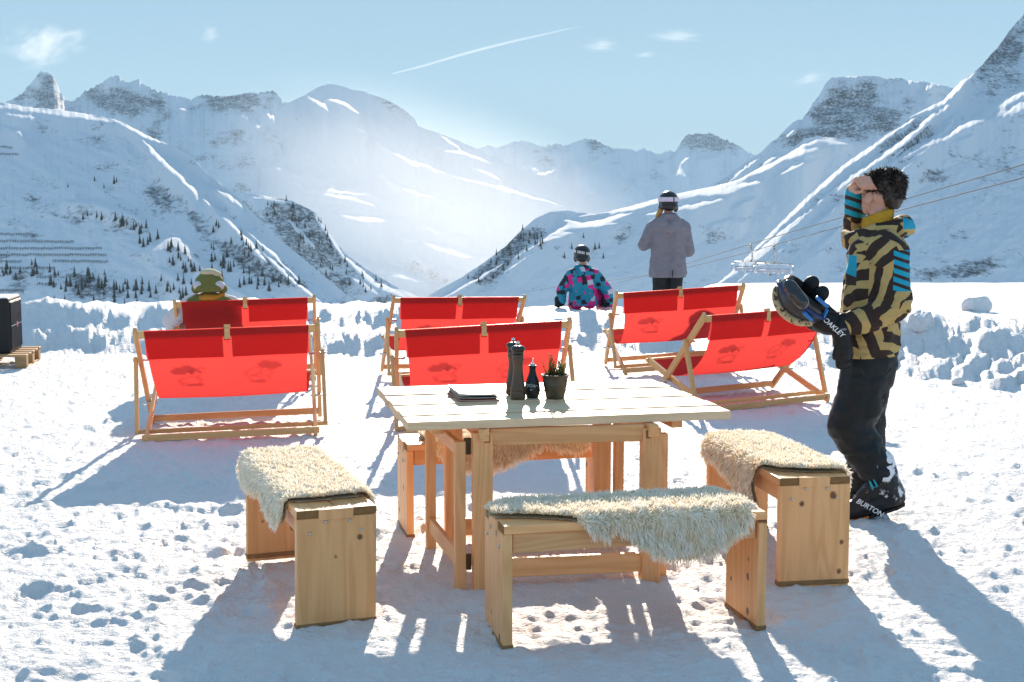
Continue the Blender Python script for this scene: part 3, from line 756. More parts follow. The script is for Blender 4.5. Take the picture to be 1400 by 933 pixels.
# ---------------------------------------------------------------- what stands on the table
MILLW = simple("dark_turned_wood", (0.085, 0.055, 0.032), 0.35, 0.5, var=0.4, vscale=40)
MILLK = simple("black_lacquer", (0.012, 0.012, 0.014), 0.22, 0.6)
BRIGHT = simple("polished_steel_knob", (0.75, 0.74, 0.72), 0.15, 0.5, 1.0)
def mill(label, x, y):
    t = thing("pepper_mill", label, "pepper mill", on_table(*table_uv(x, y)), 0, "pepper mills on the table")
    lathe_obj("body", [(0.0001, 0), (0.033, 0), (0.0345, 0.004), (0.0345, 0.030), (0.0325, 0.034), (0.0325, 0.040), (0.0345, 0.044), (0.034, 0.055), (0.031, 0.060), (0.0315, 0.066), (0.0295, 0.070), (0.026, 0.095), (0.0225, 0.125), (0.0215, 0.150), (0.0235, 0.172), (0.027, 0.180), (0.0275, 0.186), (0.025, 0.189), (0.0245, 0.193), (0.0275, 0.197), (0.0275, 0.203), (0.023, 0.206)], MILLW, t, seg=32)
    lathe_obj("head", [(0.02, 0.2065), (0.026, 0.208), (0.027, 0.213), (0.025, 0.217), (0.0305, 0.222), (0.0335, 0.229), (0.032, 0.236), (0.026, 0.242), (0.016, 0.2455), (0.0001, 0.246)], MILLK, t, seg=32)
    lathe_obj("knob", [(0.004, 0.245), (0.0045, 0.250), (0.008, 0.254), (0.009, 0.259), (0.007, 0.264), (0.0001, 0.266)], BRIGHT, t, seg=16)
mill("tall dark pepper mill standing in front of its twin beside the oil bottle", 0.027, 5.936)
mill("second pepper mill, half hidden behind the front one", 0.006, 6.085)

SLATE = simple("matt_slate_glaze", (0.018, 0.022, 0.026), 0.45, 0.4, var=0.3, vscale=50)
CHALK = simple("white_chalk_paint", (0.75, 0.76, 0.77), 0.8, 0.1)
GLASSY = NT("clear_spout"); GLASSY.b.inputs["Transmission Weight"].default_value = 1.0; GLASSY.rough(0.03); GLASSY.base((0.9, 0.97, 0.95)); GLASSY = GLASSY.m
t = thing("oil_bottle", "small dark oil bottle with white chalk lettering and pourer, between mill and plant", "bottle", on_table(*table_uv(0.094, 5.982)))
BP = [(0.0001, 0), (0.024, 0), (0.028, 0.003), (0.033, 0.02), (0.0355, 0.04), (0.034, 0.060), (0.027, 0.085), (0.0185, 0.108), (0.0145, 0.125), (0.0145, 0.136), (0.0185, 0.143), (0.0195, 0.147), (0.017, 0.149), (0.009, 0.147)]
lathe_obj("body", BP, SLATE, t, seg=28)
lathe_obj("stopper", [(0.012, 0.146), (0.013, 0.152), (0.010, 0.157), (0.0045, 0.159), (0.0001, 0.1592)], STEEL, t, seg=14)
q = Pile(); q.tube([(0, 0, 0.157), (0.001, 0, 0.168), (0.003, 0, 0.18), (0.0055, -0.001, 0.188)], [0.0035, 0.003, 0.0026, 0.0022]); q.build("pourer", GLASSY, t)
def stroke_on(parent, prof, strokes, mat, rad=0.0011, name="lettering"):
    """raised painted strokes on a turned body; points are (angle from the front, height)"""
    q = Pile(); rs = [p[0] for p in prof]; zs = [p[1] for p in prof]
    for st in strokes:
        pts = []
        for k in range(len(st) - 1):
            for j in range(4):
                f = j / 4; pts.append((st[k][0] * (1 - f) + st[k + 1][0] * f, st[k][1] * (1 - f) + st[k + 1][1] * f))
        pts.append(st[-1])
        q.tube([((np.interp(z, zs, rs) + 0.0004) * math.sin(a / 0.034), -(np.interp(z, zs, rs) + 0.0004) * math.cos(a / 0.034), z) for a, z in pts], rad, 5)
    return q.build(name, mat, parent)
ring = lambda cx, cz, r, a0=0, a1=360, sx=1: [(cx + sx * r * math.cos(R(a)), cz + r * math.sin(R(a))) for a in np.linspace(a0, a1, 13)]
stroke_on(t, BP, [[(-0.026, 0.066), (-0.022, 0.058), (-0.018, 0.066)], [(-0.022, 0.058), (-0.025, 0.050)],
   ring(-0.009, 0.060, 0.0065), [(-0.012, 0.069), (-0.0118, 0.0685)], ring(0.006, 0.058, 0.005), [(0.011, 0.063), (0.011, 0.053), (0.014, 0.054)], [(0.017, 0.060), (0.022, 0.059), (0.026, 0.056)],
   [(-0.010, 0.044), (-0.006, 0.037), (-0.001, 0.045)]], CHALK)

ZINC = simple("aged_zinc", (0.10, 0.095, 0.075), 0.5, 0.5, 0.6, var=0.6, vscale=30, bump=0.2, bscale=60)
SOIL = simple("potting_soil", (0.03, 0.02, 0.012), 0.95, 0.1, var=0.4, vscale=120, bump=0.8, bscale=150, bdist=0.004)
def mat_leaf(name, c0, c1):
    t = NT(name); t.rough(0.5); oi = t.n("ShaderNodeNewGeometry").outputs["Random Per Island"]
    c = t.mix(oi, c0, c1); t.base(c)
    tr = t.n("ShaderNodeBsdfTranslucent"); t.l(c, tr.inputs[0]); mx = t.n("ShaderNodeMixShader"); mx.inputs[0].default_value = 0.4
    t.l(t.b.outputs[0], mx.inputs[1]); t.l(tr.outputs[0], mx.inputs[2]); t.l(mx.outputs[0], t.out.inputs[0]); return t.m
HERB = mat_leaf("herb_leaf", (0.06, 0.12, 0.02), (0.22, 0.24, 0.045))
p = thing("potted_plant", "bushy green herb in an aged zinc bucket at the middle of the table", "potted plant", on_table(*table_uv(0.197, 5.959)))
PP = [(0.0001, 0), (0.041, 0), (0.0425, 0.003), (0.053, 0.060), (0.0552, 0.063), (0.0555, 0.068), (0.0545, 0.071), (0.0560, 0.076), (0.0562, 0.081), (0.0555, 0.084), (0.060, 0.104), (0.064, 0.106), (0.0650, 0.110), (0.062, 0.112), (0.0585, 0.108), (0.056, 0.096)]
lathe_obj("pot", PP, ZINC, p, seg=36)
lathe_obj("soil", [(0.0001, 0.100), (0.03, 0.101), (0.057, 0.097)], SOIL, p, seg=20)
q = Pile(); lf = Pile()
for k in range(34):
    cl = k % 3
    bx, by, hh, sp = ((-0.022, 0.0, 0.105, 0.034), (0.036, 0.006, 0.085, 0.030), (0.004, 0.012, 0.06, 0.04))[cl]
    x0, y0 = bx + random.gauss(0, 0.010), by + random.gauss(0, 0.012)
    h = hh * random.uniform(0.55, 1.0); dx, dy = random.gauss(0, sp * 0.6), random.gauss(0, sp * 0.6)
    pts = [(x0 + dx * f * f, y0 + dy * f * f, 0.098 + h * f) for f in (0, 0.35, 0.7, 1)]
    q.tube(pts, [0.0013, 0.0011, 0.0009, 0.0006], 5)
    for j in range(20):
        f = 0.12 + 0.88 * (j + random.random()) / 20; a = random.uniform(0, 6.28); l = 0.016 * (1.15 - 0.5 * f)
        c0 = Vector((x0 + dx * f * f, y0 + dy * f * f, 0.098 + h * f)); d = Vector((math.cos(a), math.sin(a), random.uniform(0.3, 1.0))).normalized()
        sd_ = d.cross(Vector((0, 0, 1))).normalized() * 0.0028; up = Vector((0, 0, 0.002))
        lf.add([c0, c0 + d * l * 0.5 + sd_, c0 + d * l, c0 + d * l * 0.5 - sd_ + up], [(0, 1, 2, 3)])
q.build("stems", simple("herb_stem", (0.10, 0.06, 0.03), 0.8), p); tag(lf.build("leaves", HERB, p), kind="stuff")

# a small pile of menus
COVERS = [simple("red_menu_cover", (0.42, 0.05, 0.05), 0.5), simple("cream_menu_paper", (0.72, 0.68, 0.60), 0.6), simple("black_menu_cover", (0.03, 0.03, 0.035), 0.5), simple("grey_menu_cover", (0.62, 0.60, 0.57), 0.45)]
def booklet(label, dz, mat, rz, lift):
    """a folded card whose left edge springs up a little"""
    t = thing("menu", label, "menu", on_table(*table_uv(-0.18, 6.01), dz), TBR + rz, "menus piled on the table")
    for nm, m, z0, lf_ in (("back_cover", mat, 0.0, 0.0), ("pages", COVERS[1], 0.0022, lift * 0.5), ("front_cover", mat, 0.0046, lift)):
        nx = 10; V = []; 
        for top in (0, 1):
            for i in range(nx):
                u = i / (nx - 1); zz = z0 + (0.0019 if top else 0) + lf_ * (1 - u) ** 2.5
                for y in (-0.15, 0.15): V.append((-0.09 + 0.18 * u, y, zz))
        F = []
        for i in range(nx - 1):
            a = 2 * i; b = 2 * nx + 2 * i
            F += [(a, a + 1, a + 3, a + 2), (b, b + 2, b + 3, b + 1), (a, a + 2, b + 2, b), (a + 1, b + 1, b + 3, a + 3)]
        F += [(0, 2 * nx, 2 * nx + 1, 1), (2 * nx - 2, 2 * nx - 1, 4 * nx - 1, 4 * nx - 2)]
        q = Pile(); q.add(V, F); q.build(nm, m, t, smooth=False)
    return t
booklet("menu with a dark red cover at the bottom of the pile", 0.0005, COVERS[0], R(1.5), 0.004)
booklet("black covered menu in the middle of the pile", 0.012, COVERS[2], R(-1.0), 0.006)
tp_ = booklet("pale grey menu on top of the pile", 0.026, COVERS[3], R(0.5), 0.006)
for xx in (-0.03, 0.035): 
    e = lathe_obj("eyelet", [(0.0001, 0.0012), (0.004, 0.001), (0.005, 0)], DARKMETAL, tp_, seg=10); e.location = (xx, 0.135, 0.0072)

# ================================================================ DECK CHAIRS
def mat_canvas(name, print_=True):
    t = NT(name)
    co = t.coord()
    wv = t.noise(t.mapping(co, (900, 900, 200)), 1.0, 2)
    c = t.mix(t.noise(co, 5, 3), *(((0.62, 0.048, 0.044), (0.68, 0.056, 0.050)) if print_ else ((0.46, 0.050, 0.052), (0.50, 0.056, 0.056))))
    if print_:
        pr = t.n("ShaderNodeAttribute", attribute_name="print").outputs["Fac"]
        c = t.mix(pr, c, (0.12, 0.012, 0.016))
    df = t.n("ShaderNodeBsdfDiffuse"); t.l(c, df.inputs[0])
    tr = t.n("ShaderNodeBsdfTranslucent"); t.l(t.mix(0.15, c, (1.0, 0.10, 0.08)), tr.inputs[0])
    mx = t.n("ShaderNodeMixShader"); mx.inputs[0].default_value = 0.52 if print_ else 0.50
    t.l(df.outputs[0], mx.inputs[1]); t.l(tr.outputs[0], mx.inputs[2])
    bp = t.n("ShaderNodeBump"); bp.inputs["Strength"].default_value = 0.12; bp.inputs["Distance"].default_value = 0.001; t.l(wv, bp.inputs["Height"])
    t.l(bp.outputs[0], df.inputs["Normal"])
    t.l(mx.outputs[0], t.out.inputs[0])
    return t.m
CANVAS = mat_canvas("red_canvas"); PILLOWRED = mat_canvas("red_headrest_canvas", False)
WC = mat_wood("chair_beech", 0, (0.76, 0.45, 0.19), (0.62, 0.33, 0.12), False, 0.4)

def curve_pts(ctrl, n):
    c = np.array(ctrl); s = np.concatenate([[0], np.cumsum(np.hypot(*np.diff(c, axis=0).T))])
    u = np.linspace(0, s[-1], n)
    out = np.stack([np.interp(u, s, c[:, k]) for k in (0, 1)], -1)
    for _ in range(10): out[1:-1] = 0.5 * out[1:-1] + 0.25 * (out[:-2] + out[2:])
    return out

def make_deck_chair(label):
    ch = thing("deck_chair", label, "deck chair", (0, 0, 0), 0, "red double deck chairs facing the valley")
    A0, A1 = (0.80, 0.02), (0.05, 0.775)       # back post: foot far away, top near us (y, z)
    B0, B1 = (0.0, 0.012), (0.93, 0.335)
    for s in (-1, 1):
        p = bar("back_post", (s * 0.613, A0[0], A0[1]), (s * 0.613, A1[0], A1[1]), 0.028, 0.050, WC, ch)
        bar("base_rail", (s * 0.572, B0[0], B0[1]), (s * 0.572, B1[0], B1[1]), 0.028, 0.048, WC, ch)
        bar("strut", (s * 0.645, 0.13, 0.05), (s * 0.645, 0.285, 0.565), 0.026, 0.040, WC, ch)
        for (yy, zz) in ((0.575, 0.2), (0.285, 0.545)):
            q = Pile(); q.tube([(s * 0.55, yy, zz), (s * 0.666, yy, zz)], 0.008, 8); q.build("bolt", STEEL, ch)
    bar("top_bar", (-0.600, 0.062, 0.742), (0.600, 0.062, 0.742), 0.022, 0.052, WC, ch, side=Vector((0, 1, 0.15)))
    bar("front_bar", (-0.60, 0.915, 0.330), (0.60, 0.915, 0.330), 0.03, 0.03, WC, ch, side=Vector((0, 1, 0)))
    bar("rear_bar", (-0.60, 0.025, 0.035), (0.60, 0.025, 0.035), 0.022, 0.045, WC, ch, side=Vector((0, 1, 0)))
    bar("strut_bar", (-0.66, 0.135, 0.062), (0.66, 0.135, 0.062), 0.024, 0.030, WC, ch, side=Vector((0, 1, 0)))
    bar("foot_bar", (-0.615, 0.765, 0.055), (0.615, 0.765, 0.055), 0.022, 0.048, WC, ch, side=Vector((0, 1, 0)))
    bar("centre_brace", (0.0, 0.078, 0.79), (0.0, 0.060, 0.690), 0.042, 0.030, WC, ch)
    # sling
    prof = curve_pts([(0.046, 0.770), (0.052, 0.70), (0.085, 0.60), (0.155, 0.475), (0.27, 0.36), (0.42, 0.265), (0.58, 0.225), (0.73, 0.235), (0.85, 0.285), (0.925, 0.348)], 70)
    nx = 90; hw = 0.555
    xs = np.linspace(-hw, hw, nx)
    V = np.zeros((70, nx, 3))
    arc = np.linspace(0, 1, 70)
    edge = 1 - 0.055 * np.sin(np.pi * arc)[:, None] * (np.abs(xs)[None, :] / hw) ** 4
    V[..., 0] = xs[None] * edge
    sag = 0.012 * np.sin(np.pi * arc)[:, None] * (1 - (xs / hw) ** 2)[None]
    V[..., 1] = prof[:, 0:1] + 0 * xs[None] - 0.006 * np.cos(xs * 9)[None] * np.sin(np.pi * arc)[:, None]
    V[..., 2] = prof[:, 1:2] - sag
    cut = (np.abs(xs) < 0.026)[None] & (V[..., 2] > 0.712)
    F = grid_faces(70, nx)
    keep = ~cut.reshape(-1)[F].all(1)
    sl = mesh_np("sling", V.reshape(-1, 3), F[keep], CANVAS, ch)
    x = V[..., 0].reshape(-1); z = V[..., 2].reshape(-1); bk = (V[..., 1].reshape(-1) < 0.5)
    pr = np.zeros_like(x)
    def ell(cx, cz, rx, rz, k, ang=0.0, hollow=0):
        nonlocal pr
        c_, s_ = math.cos(ang), math.sin(ang); u = ((x - cx) * c_ + (z - cz) * s_) / rx; v = (-(x - cx) * s_ + (z - cz) * c_) / rz
        d = np.sqrt(u * u + v * v)
        m = sstep(1.12, 0.9, d)
        if hollow: m = m * sstep(hollow - 0.15, hollow + 0.1, d)
        pr = np.maximum(pr, m * k * bk)
    def line(pts, wd, k):
        nonlocal pr
        for (ax, ay), (bx, by) in zip(pts[:-1], pts[1:]):
            dx, dy = bx - ax, by - ay; L2 = dx * dx + dy * dy
            tt = np.clip(((x - ax) * dx + (z - ay) * dy) / L2, 0, 1)
            pr = np.maximum(pr, sstep(wd * 1.3, wd * 0.6, np.hypot(x - ax - tt * dx, z - ay - tt * dy)) * k * bk)
    # printed bathers in sun hats, seen through the cloth
    ell(-0.320, 0.475, 0.085, 0.030, 0.42, 0.12); ell(-0.285, 0.490, 0.035, 0.022, 0.40); ell(-0.262, 0.463, 0.022, 0.020, 0.6)
    line([(-0.245, 0.480), (-0.165, 0.490), (-0.215, 0.43), (-0.235, 0.40)], 0.008, 0.22); line([(-0.24, 0.47), (-0.20, 0.465)], 0.008, 0.5)
    ell(-0.275, 0.385, 0.085, 0.042, 0.20, 0.1, 0.7); line([(-0.36, 0.40), (-0.33, 0.37), (-0.25, 0.36)], 0.007, 0.22); ell(-0.245, 0.355, 0.06, 0.012, 0.38)
    ell(0.275, 0.490, 0.085, 0.030, 0.36, -0.08); ell(0.235, 0.502, 0.030, 0.020, 0.36); ell(0.305, 0.498, 0.035, 0.022, 0.36)
    line([(0.19, 0.475), (0.12, 0.455), (0.10, 0.43), (0.19, 0.42)], 0.006, 0.22); ell(0.16, 0.44, 0.07, 0.035, 0.18, 0.2, 0.75); ell(0.23, 0.425, 0.07, 0.03, 0.16, 0.2, 0.7)
    ell(0.20, 0.385, 0.08, 0.04, 0.17, 0, 0.75); line([(0.14, 0.365), (0.24, 0.362)], 0.008, 0.28); ell(0.205, 0.372, 0.03, 0.008, 0.34)
    attr(sl, "print", np.clip(pr * 1.75, 0, 0.88))
    for s in (-1, 1):                       # head flaps on the sunny side
        n1, n2 = 10, 26
        Z = np.linspace(0.752, 0.568, n1); Xc = np.linspace(s * 0.030, s * 0.552, n2)
        yy = np.interp(-Z, -prof[::1, 1][:40], prof[:40, 0])
        th = 0.004 + 0.010 * np.sin(np.pi * np.linspace(0.02, 0.98, n1))[:, None] * np.sin(np.pi * np.linspace(0.02, 0.98, n2))[None] ** 0.4
        Va = np.stack([np.repeat(Xc[None], n1, 0), yy[:, None] + 0.006 + 0 * th, np.repeat(Z[:, None], n2, 1)], -1)
        Va[..., 1] += th
        mesh_np("head_flap", Va.reshape(-1, 3), grid_faces(n1, n2), PILLOWRED, ch)
    return ch

CH = [  # label, rear-foot middle, turn, lean (right side up)
  ("red double deck chair nearest on the left, both printed figures fully in view", -1.93, 8.95, 0.0, 9, 1.4),
  ("red double deck chair occupied by a person in a white and olive cap", -2.36, 11.70, 0.0, 10, 1.4),
  ("red double deck chair directly behind the table and its pepper mills", -0.155, 9.16, 0.0, 8, 2.6),
  ("red double deck chair in the middle of the far row, nobody behind it", -0.47, 12.0, 0.0, 14, -0.6),
  ("red double deck chair with the woman in grey standing behind it", 1.64, 12.35, 0.055, 7, 3.2),
  ("red double deck chair turned sideways beside the man, its crossed side frame showing", 2.08, 10.40, 0.0, 27, 1.2),
]
proto = make_deck_chair(CH[0][0])
for i, (lb, x, y, z0, rz, ln) in enumerate(CH):
    c_ = proto if i == 0 else copy_tree(proto)
    c_["label"] = lb
    c_.location = (x, y, z0); c_.rotation_euler = (0, R(-ln), R(rz))

# ================================================================ SHEEPSKINS
def mat_wool():
    t = NT("sheep_wool")
    tone = t.n("ShaderNodeAttribute", attribute_name="tone").outputs["Fac"]
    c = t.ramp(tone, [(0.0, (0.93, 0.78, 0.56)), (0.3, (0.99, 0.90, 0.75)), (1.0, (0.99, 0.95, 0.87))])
    df = t.n("ShaderNodeBsdfDiffuse"); t.l(c, df.inputs[0]); tr = t.n("ShaderNodeBsdfTranslucent"); t.l(c, tr.inputs[0])
    mx = t.n("ShaderNodeMixShader"); mx.inputs[0].default_value = 0.45
    t.l(df.outputs[0], mx.inputs[1]); t.l(tr.outputs[0], mx.inputs[2]); t.l(mx.outputs[0], t.out.inputs[0])
    return t.m
WOOL = mat_wool()
HIDE = simple("fleece_hide", (0.72, 0.60, 0.42), 0.9, 0.1)
def in_poly(px, py, poly):
    n = len(poly); ins = np.zeros(px.shape, bool); j = n - 1
    for i in range(n):
        xi, yi = poly[i]; xj, yj = poly[j]
        cr = ((yi > py) != (yj > py)) & (px < (xj - xi) * (py - yi) / (yj - yi + 1e-12) + xi)
        ins ^= cr; j = i
    return ins
def drape(u, v, hw=0.163, rad=0.022, top=BENCH_H):
    """unrolled sheet (along, across) -> point and normal over a bench's seat edge"""
    s = np.sign(v); a = np.abs(v); arc = rad * math.pi / 2
    flat = np.minimum(a, hw - rad); t1 = np.clip(a - (hw - rad), 0, arc); th = t1 / rad; dn = np.clip(a - (hw - rad) - arc, 0, None)
    bow = 0.012 * np.sin(np.clip(dn / 0.14, 0, 1) * 3.0)
    y = s * (flat + rad * np.sin(th) + bow); z = top + rad * (np.cos(th) - 1) - dn
    P = np.stack([u, y, z + 0.008], -1); N = np.stack([0 * u, s * np.sin(th), np.cos(th)], -1)
    return P, N
def fleece(label, bench, poly, n=15000, seed=0, length=0.031):
    rg = np.random.default_rng(seed)
    t = thing("sheepskin", label, "sheepskin", bench.location, 0, "cream sheepskins on the benches")
    t.rotation_euler = bench.rotation_euler
    us = [p[0] for p in poly]; vs = [p[1] for p in poly]
    # hide
    g = 0.014; U, Vv = np.meshgrid(np.arange(min(us), max(us) + g, g), np.arange(min(vs), max(vs) + g, g))
    P, N = drape(U, Vv); nr, nc = U.shape
    F = grid_faces(nr, nc); cu = U.reshape(-1)[F].mean(1); cv = Vv.reshape(-1)[F].mean(1)
    F = F[in_poly(cu, cv, poly)]; off = nr * nc
    Vt = np.concatenate([(P - 0.004 * N).reshape(-1, 3), (P + 0.014 * N).reshape(-1, 3)])
    mesh_np("hide", Vt, np.concatenate([F[:, ::-1], F + off]), HIDE, t)
    # wool
    u = rg.uniform(min(us), max(us), n * 3); v = rg.uniform(min(vs), max(vs), n * 3)
    k = in_poly(u, v, poly); u = u[k][:n]; v = v[k][:n]; m = len(u)
    P, N = drape(u, v); P = P + 0.012 * N
    clump = np.stack([fbm(u * 22, v * 22, 2, seed + 1), fbm(u * 22, v * 22, 2, seed + 2)], -1)
    flow = np.stack([fbm(u * 5, v * 5, 2, seed + 3), fbm(u * 5, v * 5, 2, seed + 4)], -1)
    Tu = np.stack([np.ones(m), np.zeros(m), np.zeros(m)], -1); Tv = np.cross(N, Tu)
    lay = (clump[:, :1] * 1.7 + flow[:, :1] * 0.9 + rg.normal(0, 0.25, (m, 1))) * Tu + (clump[:, 1:] * 1.7 + flow[:, 1:] * 0.9 + rg.normal(0, 0.25, (m, 1))) * Tv
    D = N * rg.uniform(0.55, 1.0, (m, 1)) + 0.8 * lay
    steep = (1 - np.clip(N[:, 2:], 0, 1))
    D += np.array([0, 0, -1.0]) * (0.25 + 0.75 * steep)
    D /= np.linalg.norm(D, axis=1, keepdims=True)
    Dn = (N * D).sum(1, keepdims=True); D = D + N * np.clip(0.22 - Dn, 0, None); D /= np.linalg.norm(D, axis=1, keepdims=True)
    Ln = length * rg.uniform(0.6, 1.15, (m, 1)) * (1 + 0.25 * clump[:, :1])
    S = np.cross(D, rg.normal(0, 1, (m, 3))); S /= np.linalg.norm(S, axis=1, keepdims=True)
    C = np.cross(D, S); ph = rg.uniform(0, 6.28, (m, 1)); amp = 0.0055
    V = np.zeros((m, 8, 3)); seg = [0, 0.36, 0.7, 1.0]; wd = [0.0020, 0.0021, 0.0017, 0.0007]
    for j, (f, w_) in enumerate(zip(seg, wd)):
        c = P + D * Ln * f + C * amp * np.sin(ph + f * 5.0) * (f > 0) + np.array([0, 0, -0.35]) * Ln * f * f * (0.3 + steep)
        V[:, 2 * j] = c - S * w_; V[:, 2 * j + 1] = c + S * w_
    base = np.arange(m)[:, None] * 8
    F = np.concatenate([base + np.array([[0, 1, 3, 2]]) + 2 * j for j in range(3)])
    wo = mesh_np("wool", V.reshape(-1, 3), F, WOOL, t)
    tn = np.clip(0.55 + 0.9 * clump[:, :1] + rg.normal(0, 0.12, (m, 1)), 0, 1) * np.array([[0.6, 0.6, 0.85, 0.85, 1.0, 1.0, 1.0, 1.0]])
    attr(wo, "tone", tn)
    tag(wo, kind="stuff")
    return t
fleece("cream sheepskin on the front bench, hanging in a deep lobe over its near side", B_FRONT,
  [(-0.53, 0.03), (-0.46, 0.14), (-0.2, 0.175), (0.2, 0.18), (0.40, 0.165), (0.45, 0.08), (0.455, -0.06), (0.44, -0.17), (0.40, -0.215), (0.34, -0.25), (0.27, -0.290), (0.16, -0.305), (0.07, -0.29), (0.0, -0.25), (-0.05, -0.205), (-0.09, -0.185), (-0.13, -0.205), (-0.17, -0.20), (-0.22, -0.165), (-0.30, -0.11), (-0.37, -0.075), (-0.45, -0.05), (-0.52, -0.03)], 32000, 1)
fleece("cream sheepskin on the left bench, one corner hanging over its left side", B_LEFT,
  [(0.50, -0.10), (0.51, 0.12), (0.48, 0.20), (0.35, 0.235), (0.15, 0.225), (-0.02, 0.20), (-0.10, 0.225), (-0.22, 0.245), (-0.33, 0.252), (-0.38, 0.22), (-0.375, 0.165), (-0.385, 0.05), (-0.37, -0.08), (-0.355, -0.20), (-0.25, -0.235), (0.0, -0.21), (0.3, -0.21), (0.45, -0.19)], 32000, 2, 0.030)
fleece("cream sheepskin on the right bench with a long tip hanging towards the table", B_RIGHT,
  [(0.50, -0.12), (0.52, 0.05), (0.49, 0.19), (0.40, 0.23), (0.28, 0.215), (0.15, 0.235), (0.02, 0.265), (-0.08, 0.305), (-0.17, 0.36), (-0.24, 0.385), (-0.27, 0.33), (-0.24, 0.24), (-0.26, 0.17), (-0.36, 0.11), (-0.42, -0.02), (-0.44, -0.15), (-0.40, -0.22), (-0.25, -0.2), (0.0, -0.21), (0.3, -0.215)], 32000, 3)
fleece("cream sheepskin on the far bench, its backlit lower edge seen under the tabletop", B_BACK,
  [(-0.40, 0.12), (-0.2, 0.2), (0.2, 0.2), (0.42, 0.15), (0.43, -0.05), (0.40, -0.19), (0.33, -0.225), (0.24, -0.20), (0.16, -0.185), (0.08, -0.23), (-0.02, -0.275), (-0.12, -0.295), (-0.24, -0.29), (-0.33, -0.25), (-0.38, -0.18), (-0.42, 0.0)], 14000, 4)

# ================================================================ PEOPLE
_b = bmesh.new(); bmesh.ops.create_icosphere(_b, subdivisions=2, radius=1.0); ICO = [v.co.copy() for v in _b.verts]; _b.free()
def sculpt(name, prims, mat, parent=None, voxel=0.012, smooth=4, cuts=(), post=None):
    """one continuous skin grown over tapered limbs"""
    bm = bmesh.new()
    def sph(c, r, sub=2, rot=None):
        M = Matrix.Translation(Vector(c)) @ (rot.to_matrix().to_4x4() if rot else Matrix()) @ Matrix.Diagonal((*(r if hasattr(r, '__len__') else (r, r, r)), 1))
        return bmesh.ops.create_icosphere(bm, subdivisions=sub, radius=1.0, matrix=M)['verts']
    from mathutils import Euler
    for p in prims:
        if p[0] == 'c':
            b2 = bmesh.new()
            for c_, r_ in ((p[1], p[2]), (p[3], p[4])):
                for v in ICO: b2.verts.new(Vector(c_) + v * r_)
            bmesh.ops.convex_hull(b2, input=list(b2.verts))
            lone = [v for v in b2.verts if not v.link_faces]
            if lone: bmesh.ops.delete(b2, geom=lone, context='VERTS')
            mt = bpy.data.meshes.new("tmp"); b2.to_mesh(mt); b2.free(); bm.from_mesh(mt); bpy.data.meshes.remove(mt)
        else:
            sph(p[1], p[2], 3, Euler(p[3]) if len(p) > 3 else None)
    # drop faces left inside the hulls
    me = bpy.data.meshes.new(name); bm.to_mesh(me); bm.free()
    o = bpy.data.objects.new(name, me); COL.objects.link(o)
    rm = o.modifiers.new("r", 'REMESH'); rm.mode = 'VOXEL'; rm.voxel_size = voxel; rm.use_smooth_shade = True
    if smooth:
        sm = o.modifiers.new("s", 'SMOOTH'); sm.iterations = smooth; sm.factor = 0.5
    dg = bpy.context.evaluated_depsgraph_get(); dg.update()
    m2 = bpy.data.meshes.new_from_object(o.evaluated_get(dg))
    o.modifiers.clear(); o.data = m2; bpy.data.meshes.remove(me)
    m2.name = name
    n = len(m2.vertices); co = np.zeros(n * 3, np.float32); m2.vertices.foreach_get("co", co)
    if post is not None and n:
        no = np.zeros(n * 3, np.float32); m2.vertices.foreach_get("normal", no)
        co = post(co.reshape(-1, 3).astype(float), no.reshape(-1, 3).astype(float)).astype(np.float32)
        m2.vertices.foreach_set("co", co.ravel())
    if cuts:
        b = bmesh.new(); b.from_mesh(m2)
        for pc, pn in cuts:
            r_ = bmesh.ops.bisect_plane(b, geom=list(b.verts) + list(b.edges) + list(b.faces), plane_co=pc, plane_no=pn, clear_outer=True)
            ed = [e for e in r_['geom_cut'] if isinstance(e, bmesh.types.BMEdge)]
            bmesh.ops.holes_fill(b, edges=ed, sides=0)
        b.to_mesh(m2); b.free()
    m2.polygons.foreach_set("use_smooth", [True] * len(m2.polygons)); m2.update()
    m2.materials.clear()
    for m in (mat if isinstance(mat, (list, tuple)) else [mat]): m2.materials.append(m)
    if parent is not None: o.parent = parent
    return o

def folds(amp=0.006, f=14, seed=0, squash=(1, 1, 1.6), gathers=()):
    """cloth creases; gathers: (point, radius, amp, direction) bunches of tighter folds"""
    def fn(co, no):
        a = fbm(co[:, 0] * f * squash[0] + co[:, 1] * f * 0.7, co[:, 2] * f * squash[2] + co[:, 1] * f * 0.4, 3, seed)
        rr = 1 - 2 * np.abs(fbm(co[:, 0] * f * 0.6 + co[:, 2] * f * 0.5, co[:, 2] * f * 0.9 - co[:, 1] * f * 0.6, 2, seed + 5))
        d = amp * (a + 0.6 * rr)
        for c, rad, am, dr in gathers:
            q = co - np.array(c); w_ = np.exp(-(q ** 2).sum(1) / rad ** 2)
            d = d + am * w_ * np.sin((q @ np.array(dr)) + 2.0 * a * 3)
        return co + no * d[:, None]
    return fn

def text_obj(name, body, size, mat, parent=None, extrude=0.0006, shear=0.0):
    cu = bpy.data.curves.new(name, 'FONT'); cu.body = body; cu.size = size; cu.extrude = extrude; cu.align_x = 'CENTER'; cu.align_y = 'CENTER'; cu.shear = shear
    cu.offset = size * 0.018
    o = bpy.data.objects.new(name, cu); COL.objects.link(o)
    dg = bpy.context.evaluated_depsgraph_get(); dg.update()
    me = bpy.data.meshes.new_from_object(o.evaluated_get(dg))
    bpy.data.objects.remove(o); bpy.data.curves.remove(cu)
    me.materials.clear(); me.materials.append(mat)
    return link(bpy.data.objects.new(name, me), parent)

